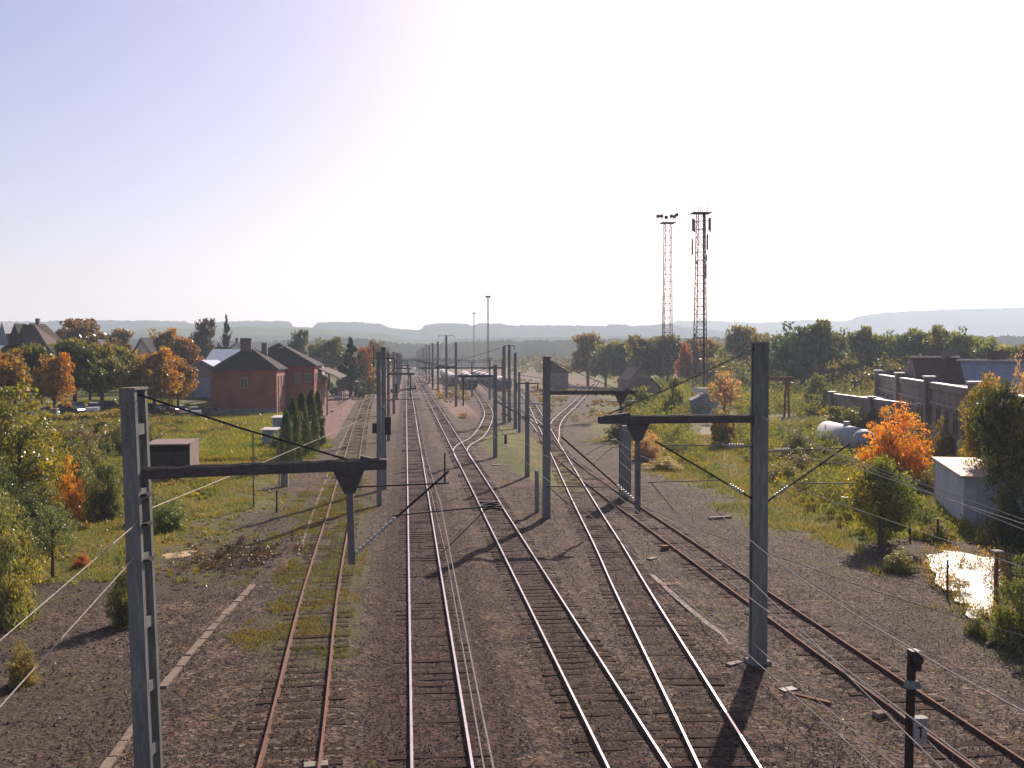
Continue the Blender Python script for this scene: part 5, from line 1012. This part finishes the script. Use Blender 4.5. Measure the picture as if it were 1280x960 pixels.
# ------------------------------------------------------------------ small things
def post(px, yb, yt, wp, label, mk='dark', name='post', cat_='post', cap=None):
    g = at(px, yb); D = dof(yb); h = atD(px, yt, D).z; w_ = wp / FOC * D; r = thing(name, (g.x, g.y, 0), label, cat_)
    b = MB(); b.tube([(0, 0, -.2), (0, 0, h)], w_ / 2, 7, 0, w_ * .4); b.build('shaft', M[mk], r)
    if cap: b = MB(); b.box((0, 0, h + .04), (w_ * 2, w_ * 2, .08)); b.build('cap', M[cap], r)
    return r
post(317, 635, 541, 2.2, 'thin tall grey pole in the grass left of the siding', 'galv', 'pole', 'pole')
post(346, 640, 613, 2.4, 'short dark stake near the concrete cabinet')
post(349, 606, 546, 1.8, 'thin pole behind the concrete cabinet', 'galv', 'pole', 'pole')
post(556, 605, 566, 2.6, 'dark stake between the two main tracks')
post(632, 557, 543, 4, 'short signal stub in the weeds between the switches')
post(409, 519, 474, 2.0, 'thin lamp pole on the forecourt by the canopy', 'galv', 'pole', 'pole')
post(1137, 672, 650, 3, 'left of the two dark fence posts before the hut'); post(1172, 676, 648, 3, 'right dark fence post of the pair before the hut'); post(1100, 684, 645, 6, 'dark stump at the foot of the green leafy tree', 'bark', 'stump', 'stump')
post(1245, 752, 690, 6, 'brownish post with a pale cap at the right end of the bright pavement', 'rust', cap='concrete_light'); post(1184, 745, 700, 3, 'thin dark post standing at the bright pavement edge', 'bark')
post(240, 478 + 12, 455, 1.2, 'lamp post left of the goods shed door', 'galv', 'pole', 'pole'); 
# signal post with T plate
g = at(1134, 1026); D = dof(1026); r = thing('signal_post', (g.x, g.y, 0), 'short signal post with a white T plate at the lower right', 'signal'); hh = atD(1140, 815, D).z
b = MB(); b.bar((0, 0, -.2), (0.06, 0, hh), .15, .12); M['postbrown'] = mat('brown_post', (.055, .035, .03), (.03, .022, .02), .9, 0, 5, .3, spec=.1); b.build('post', M['postbrown'], r)
b = MB(); b.box((.08, -.05, hh + .03), (.20, .22, .12)); b.tube([(.14, -.16, hh - .12), (.14, .14, hh - .12)], .12, 10); b.box((.16, 0, hh - .27), (.16, .2, .2)); b.build('lamp_head', M['dark'], r)
b = MB(); zb = atD(1140, 853, D).z; b.box((.07, -.02, zb), (.3, .24, .16), 0, 0, .75); b.build('bracket', M['concrete'], r)
zb = atD(1140, 913, D).z; b = MB(); b.box((.22, -.08, zb), (.30, .10, .52)); b.box((.22, -.06, zb + .30), (.34, .2, .07)); M['platepaint'] = mat('plate_paint', (.36, .35, .33), (.22, .2, .18), .8, 0, 5); pl = b.build('plate', M['platepaint'], r)
b = MB(); b.box((.22, -.134, zb + .12), (.15, .004, .035)); b.box((.22, -.134, zb), (.035, .004, .24)); b.build('letter', M['black'], pl)
M['kerbstone'] = mat('kerbstone', (.25, .19, .145), (.11, .085, .068), .95, 0, 2.5, .6, spec=.1)
def edging(pts, label, w_, L, h_=.12):
    r = thing('edging_kerb', (0, 0, 0), label, 'kerb'); C = cat(pts, L); b = MB()
    for i in range(len(C) - 1):
        if h_ < .4 and random.random() < .06: continue
        d = (C[i + 1] - C[i]); q = C[i] + d * .485; dz = random.uniform(-.035, .015)
        b.box((q.x + random.uniform(-.01, .01), q.y, .02 + dz), (w_ * random.uniform(.82, 1.1), d.length * random.uniform(.88, .975), h_), math.atan2(-d.x, d.y) + random.uniform(-.03, .03))
    return b.build('stone_run', M['kerbstone'], r)
edging([G(125, 960), G(205, 850), G(262, 783), G(322, 720)], 'pale concrete edging running diagonally through the dirt at the lower left', .25, 1.05, .09)
edging([G(373, 690), G(385, 655), G(402, 610), G(422, 562), G(445, 518), G(462, 488)], 'curved concrete edging left of the rusty siding', .17, 1.4, .09)
edging([(-13.6, 180), (-13.0, 240), (-15, 330)], 'distant platform edge along the siding', .5, 2.0, .5)
def slab(px, py, size, rz, mk, label, name='slab', cat_='slab', z=.06):
    g = at(px, py); b = MB(); b.box((0, 0, z), size); o = b.build(name, M[mk]); o.location = (g.x, g.y, 0); o.rotation_euler = (0, 0, rz); return tag(o, label, cat_)
slab(838, 732, (.95, .45, .08), .1, 'rust', 'flat reddish plate between the diagonal and rusty tracks')
slab(831, 688, (.35, .3, .3), .2, 'rust', 'small reddish block beside the left rail of the rusty track', 'block', 'block', .12)
slab(1100, 897, (.34, .26, .16), .3, 'kerbstone', 'small pale box beside the rusty rail near the signal post', 'junction_box', 'box', .1)
slab(815, 700, (.5, .3, .1), .5, 'concrete_light', 'pale stone left of the flat reddish plate', 'stone', 'stone')
slab(900, 648, (1.6, .22, .12), .2, 'concrete_light', 'pale broken beam lying right of the rusty track', 'beam', 'beam')
slab(1012, 876, (.12, 1.3, .12), .75, 'rust', 'rusty bar lying left of the rusty track near the mast', 'bar', 'bar')
slab(985, 866, (.5, .3, .14), .3, 'dark', 'dark metal box by the rusty bar', 'box', 'box')
slab(30, 519.5, (.1, .1, .1), 0, 'dark', 'x') if False else None
slab(1248, 802, (.08, 1.9, .1), -1.0, 'kerbstone', 'white bar lying beside the corner bush', 'bar', 'bar')
slab(622, 582, (1.0, .4, .1), .1, 'concrete_light', 'pale slab left of the central mast', 'slab')
slab(395, 959, (.6, .3, .1), .1, 'concrete_light', 'pale stone touching the right rusty rail at the bottom edge', 'stone', 'stone', .05)
for i, (px, py) in enumerate([(1172, 566), (1178, 573)]):
    g = at(px, py + 6); b = MB(); b.bar((-2.2, 0, .55), (2.4, 0, .6), .12, .22); o = b.build('steel_beam', M['galv']); o.location = (g.x, g.y, 0); tag(o, ['upper', 'lower'][i] + ' grey steel beam stacked behind the blue-grey hut', 'steel beam')
g = at(1061, 645); r = thing('marker_board', (g.x, g.y, Hf(g.x, g.y)), 'small white board on a stake among the weeds', 'board'); b = MB(); b.tube([(0, 0, -.1), (0, 0, .95)], .04); b.build('stake', M['bark'], r); b = MB(); b.box((0, .2, 1.0), (.75, .5, .05)); b.build('board', M['white'], r)
def trough(pts, label):
    r = thing('cable_trough', (0, 0, 0), label, 'cable trough'); C = cat(pts, .5); b = MB()
    for i in range(len(C) - 1): d = C[i + 1] - C[i]; q = C[i] + d * .49; b.box((q.x, q.y, .03), (.24, d.length * .97, .1), math.atan2(-d.x, d.y))
    b.build('trough_run', M['wood'], r)
trough([G(815, 715), G(840, 738), G(880, 772), G(905, 790), G(927, 815)], 'brown cable trough curving towards the foot of the big mast')
slab(918, 832, (.6, .25, .1), .5, 'wood', 'broken piece of brown trough beside the foot of the big mast', 'trough_piece', 'cable trough')
# foot crossing
g = at(522, 493); r = thing('foot_crossing', (0, 0, 0), 'pale board walk crossing the two main tracks in the distance', 'foot crossing'); b = MB()
y = g.y
for x0, x1 in ((-4.5, .0), (.24, 1.5), (1.74, 4.9), (5.2, 6.4), (6.7, 9.5)): b.box(((x0 + x1) / 2, y, .13), (x1 - x0, 1.2, .08))
b.box((-14, y, .13), (3.5, 1.2, .08)); b.build('boards', M['roofwhite'], r)
g = at(516, 511); r = thing('section_insulator', (1.2, g.y - 40, 5.3), 'grey hanging insulator frame above the main track in the distance', 'insulator'); b = MB(); p_ = [(0, 0, -.1), (-.35, 0, .3), (0, 0, .8), (.35, 0, .3), (0, 0, -.1)]; b.tube(p_, .06); b.tube([(-.4, 0, .4), (.4, 0, .4)], .12, 8); b.tube([(-.4, 0, .0), (.4, 0, .0)], .12, 8); b.build('frame', M['galv'], r)
# straw heap, earth heap
def heap(px, py, rx, ry, h, mk, label, name, lumps=6):
    g = at(px, py); n, k = 30, 12; V = [(0, 0, h)]; F_ = []
    for i in range(1, k + 1):
        for j in range(n):
            a = 2 * math.pi * j / n; q = i / k; e = 1 + .35 * (float(vnoise(math.cos(a) * 2 + 9, math.sin(a) * 2 + px, 5)) - .5); V.append((math.cos(a) * rx * q * e, math.sin(a) * ry * q * e, h * (1 - q * q) * (.7 + .6 * float(vnoise(math.cos(a) * q * 5 + 7, math.sin(a) * q * 5 + px, 7))) - .04 * q))
    for j in range(n): F_.append((0, 1 + j, 1 + (j + 1) % n))
    for i in range(k - 1):
        for j in range(n): F_.append((1 + i * n + j, 1 + (i + 1) * n + j, 1 + (i + 1) * n + (j + 1) % n, 1 + i * n + (j + 1) % n))
    mb = MB(); mb.v, mb.f, mb.m = V, F_, [0] * len(F_); o = mb.build(name, M[mk], None, True); o.location = (g.x, g.y, Hf(g.x, g.y) - .02); return tag(o, label, name.replace('_', ' '))
heap(222, 694, .95, 1.1, .10, 'straw', 'patch of yellow cut straw on the grass right of the left mast', 'straw_patch')
heap(236, 690, .7, .5, .07, 'straw', 'second thinner patch of cut straw right beside the larger one', 'straw_patch')
heap(256, 575 - 7, .35, .5, .08, 'straw', 'small pale patch right of the wooden shelter', 'straw_patch')
M['earth'] = mat('earth', (.07, .048, .042), (.035, .026, .024), .95, 0, 4, .8)
heap(308, 705, 2.2, 2.4, .16, 'earth', 'low brown earth mound at the end of the pale edging', 'earth_mound')
gg = at(300, 698); p = np.stack([gg.x + rng.normal(0, 1.3, 150), gg.y + rng.normal(0, 2.2, 150), rng.uniform(.05, .18, 150)], -1); thicket('dead_brush', p, rng.uniform(.15, .4, 150), 60, .05, (.040, .030, .030), upr=.4)
# pale wet pavement
m, t, b = newmat('wet_limestone'); tc = N(t, "ShaderNodeTexCoord"); n_ = N(t, "ShaderNodeTexNoise", Scale=2.2, Detail=8., Roughness=.7); t.links.new(tc.outputs['Object'], n_.inputs[0])
t.links.new(mixc(t, ramp(t, n_.outputs[0], .46, .58), (.48, .45, .43), (.14, .115, .09)), b.inputs['Base Color']); b.inputs['Roughness'].default_value = .55; b.inputs['Specular IOR Level'].default_value = .4; M['wetstone'] = m
W_ = [at(*p, .05) for p in ((1154, 692), (1190, 688), (1250, 697), (1252, 730), (1236, 772), (1212, 768), (1192, 742), (1163, 728))]
WP = []
for i in range(8):
    for f_ in np.linspace(0, 1, 9)[:-1]:
        q = W_[i].lerp(W_[(i + 1) % 8], float(f_)); c0 = Vector((28.3, 42.5, .05)); WP.append(c0 + (q - c0) * (1 + .35 * (float(fbm(q.x * 1.3, q.y * 1.3, 5, 3)) - .6)))
b = MB(); b.poly([tuple(p) for p in reversed(WP)]); b.build('wet_pavement', M['wetstone']); tag(bpy.data.objects['wet_pavement'], kind='structure')
# reeds at the pale pavement
p = np.array([[*(W_[i].lerp(W_[(i + 1) % 8], f_)).to_tuple()[:2], .05] for i in range(8) for f_ in (.1, .3, .5, .7, .9) ]); p = np.concatenate([p, scatter(60, 24.5, 31, 38, 47, lambda x, y: x > 0, 0)]); p[:, 2] = .05; thicket('reeds', p, rng.uniform(.2, .55, len(p)), 50, .06, (.15, .13, .06), upr=1.8, tall=1.9)

# ------------------------------------------------------------------ haze
m = bpy.data.materials.new('haze'); m.use_nodes = True; t = m.node_tree; t.nodes.remove(t.nodes['Principled BSDF']); v = t.nodes.new("ShaderNodeVolumePrincipled")
v.inputs['Color'].default_value = (.72, .84, 1.0, 1); v.inputs['Density'].default_value = .00023; v.inputs['Anisotropy'].default_value = .25
t.links.new(v.outputs[0], t.nodes['Material Output'].inputs['Volume'])
b = MB(); b.box((0, 2600, 118), (10400, 6600, 242)); hz = b.build('haze', m); tag(hz, kind='stuff'); hz.display_type = 'WIRE'
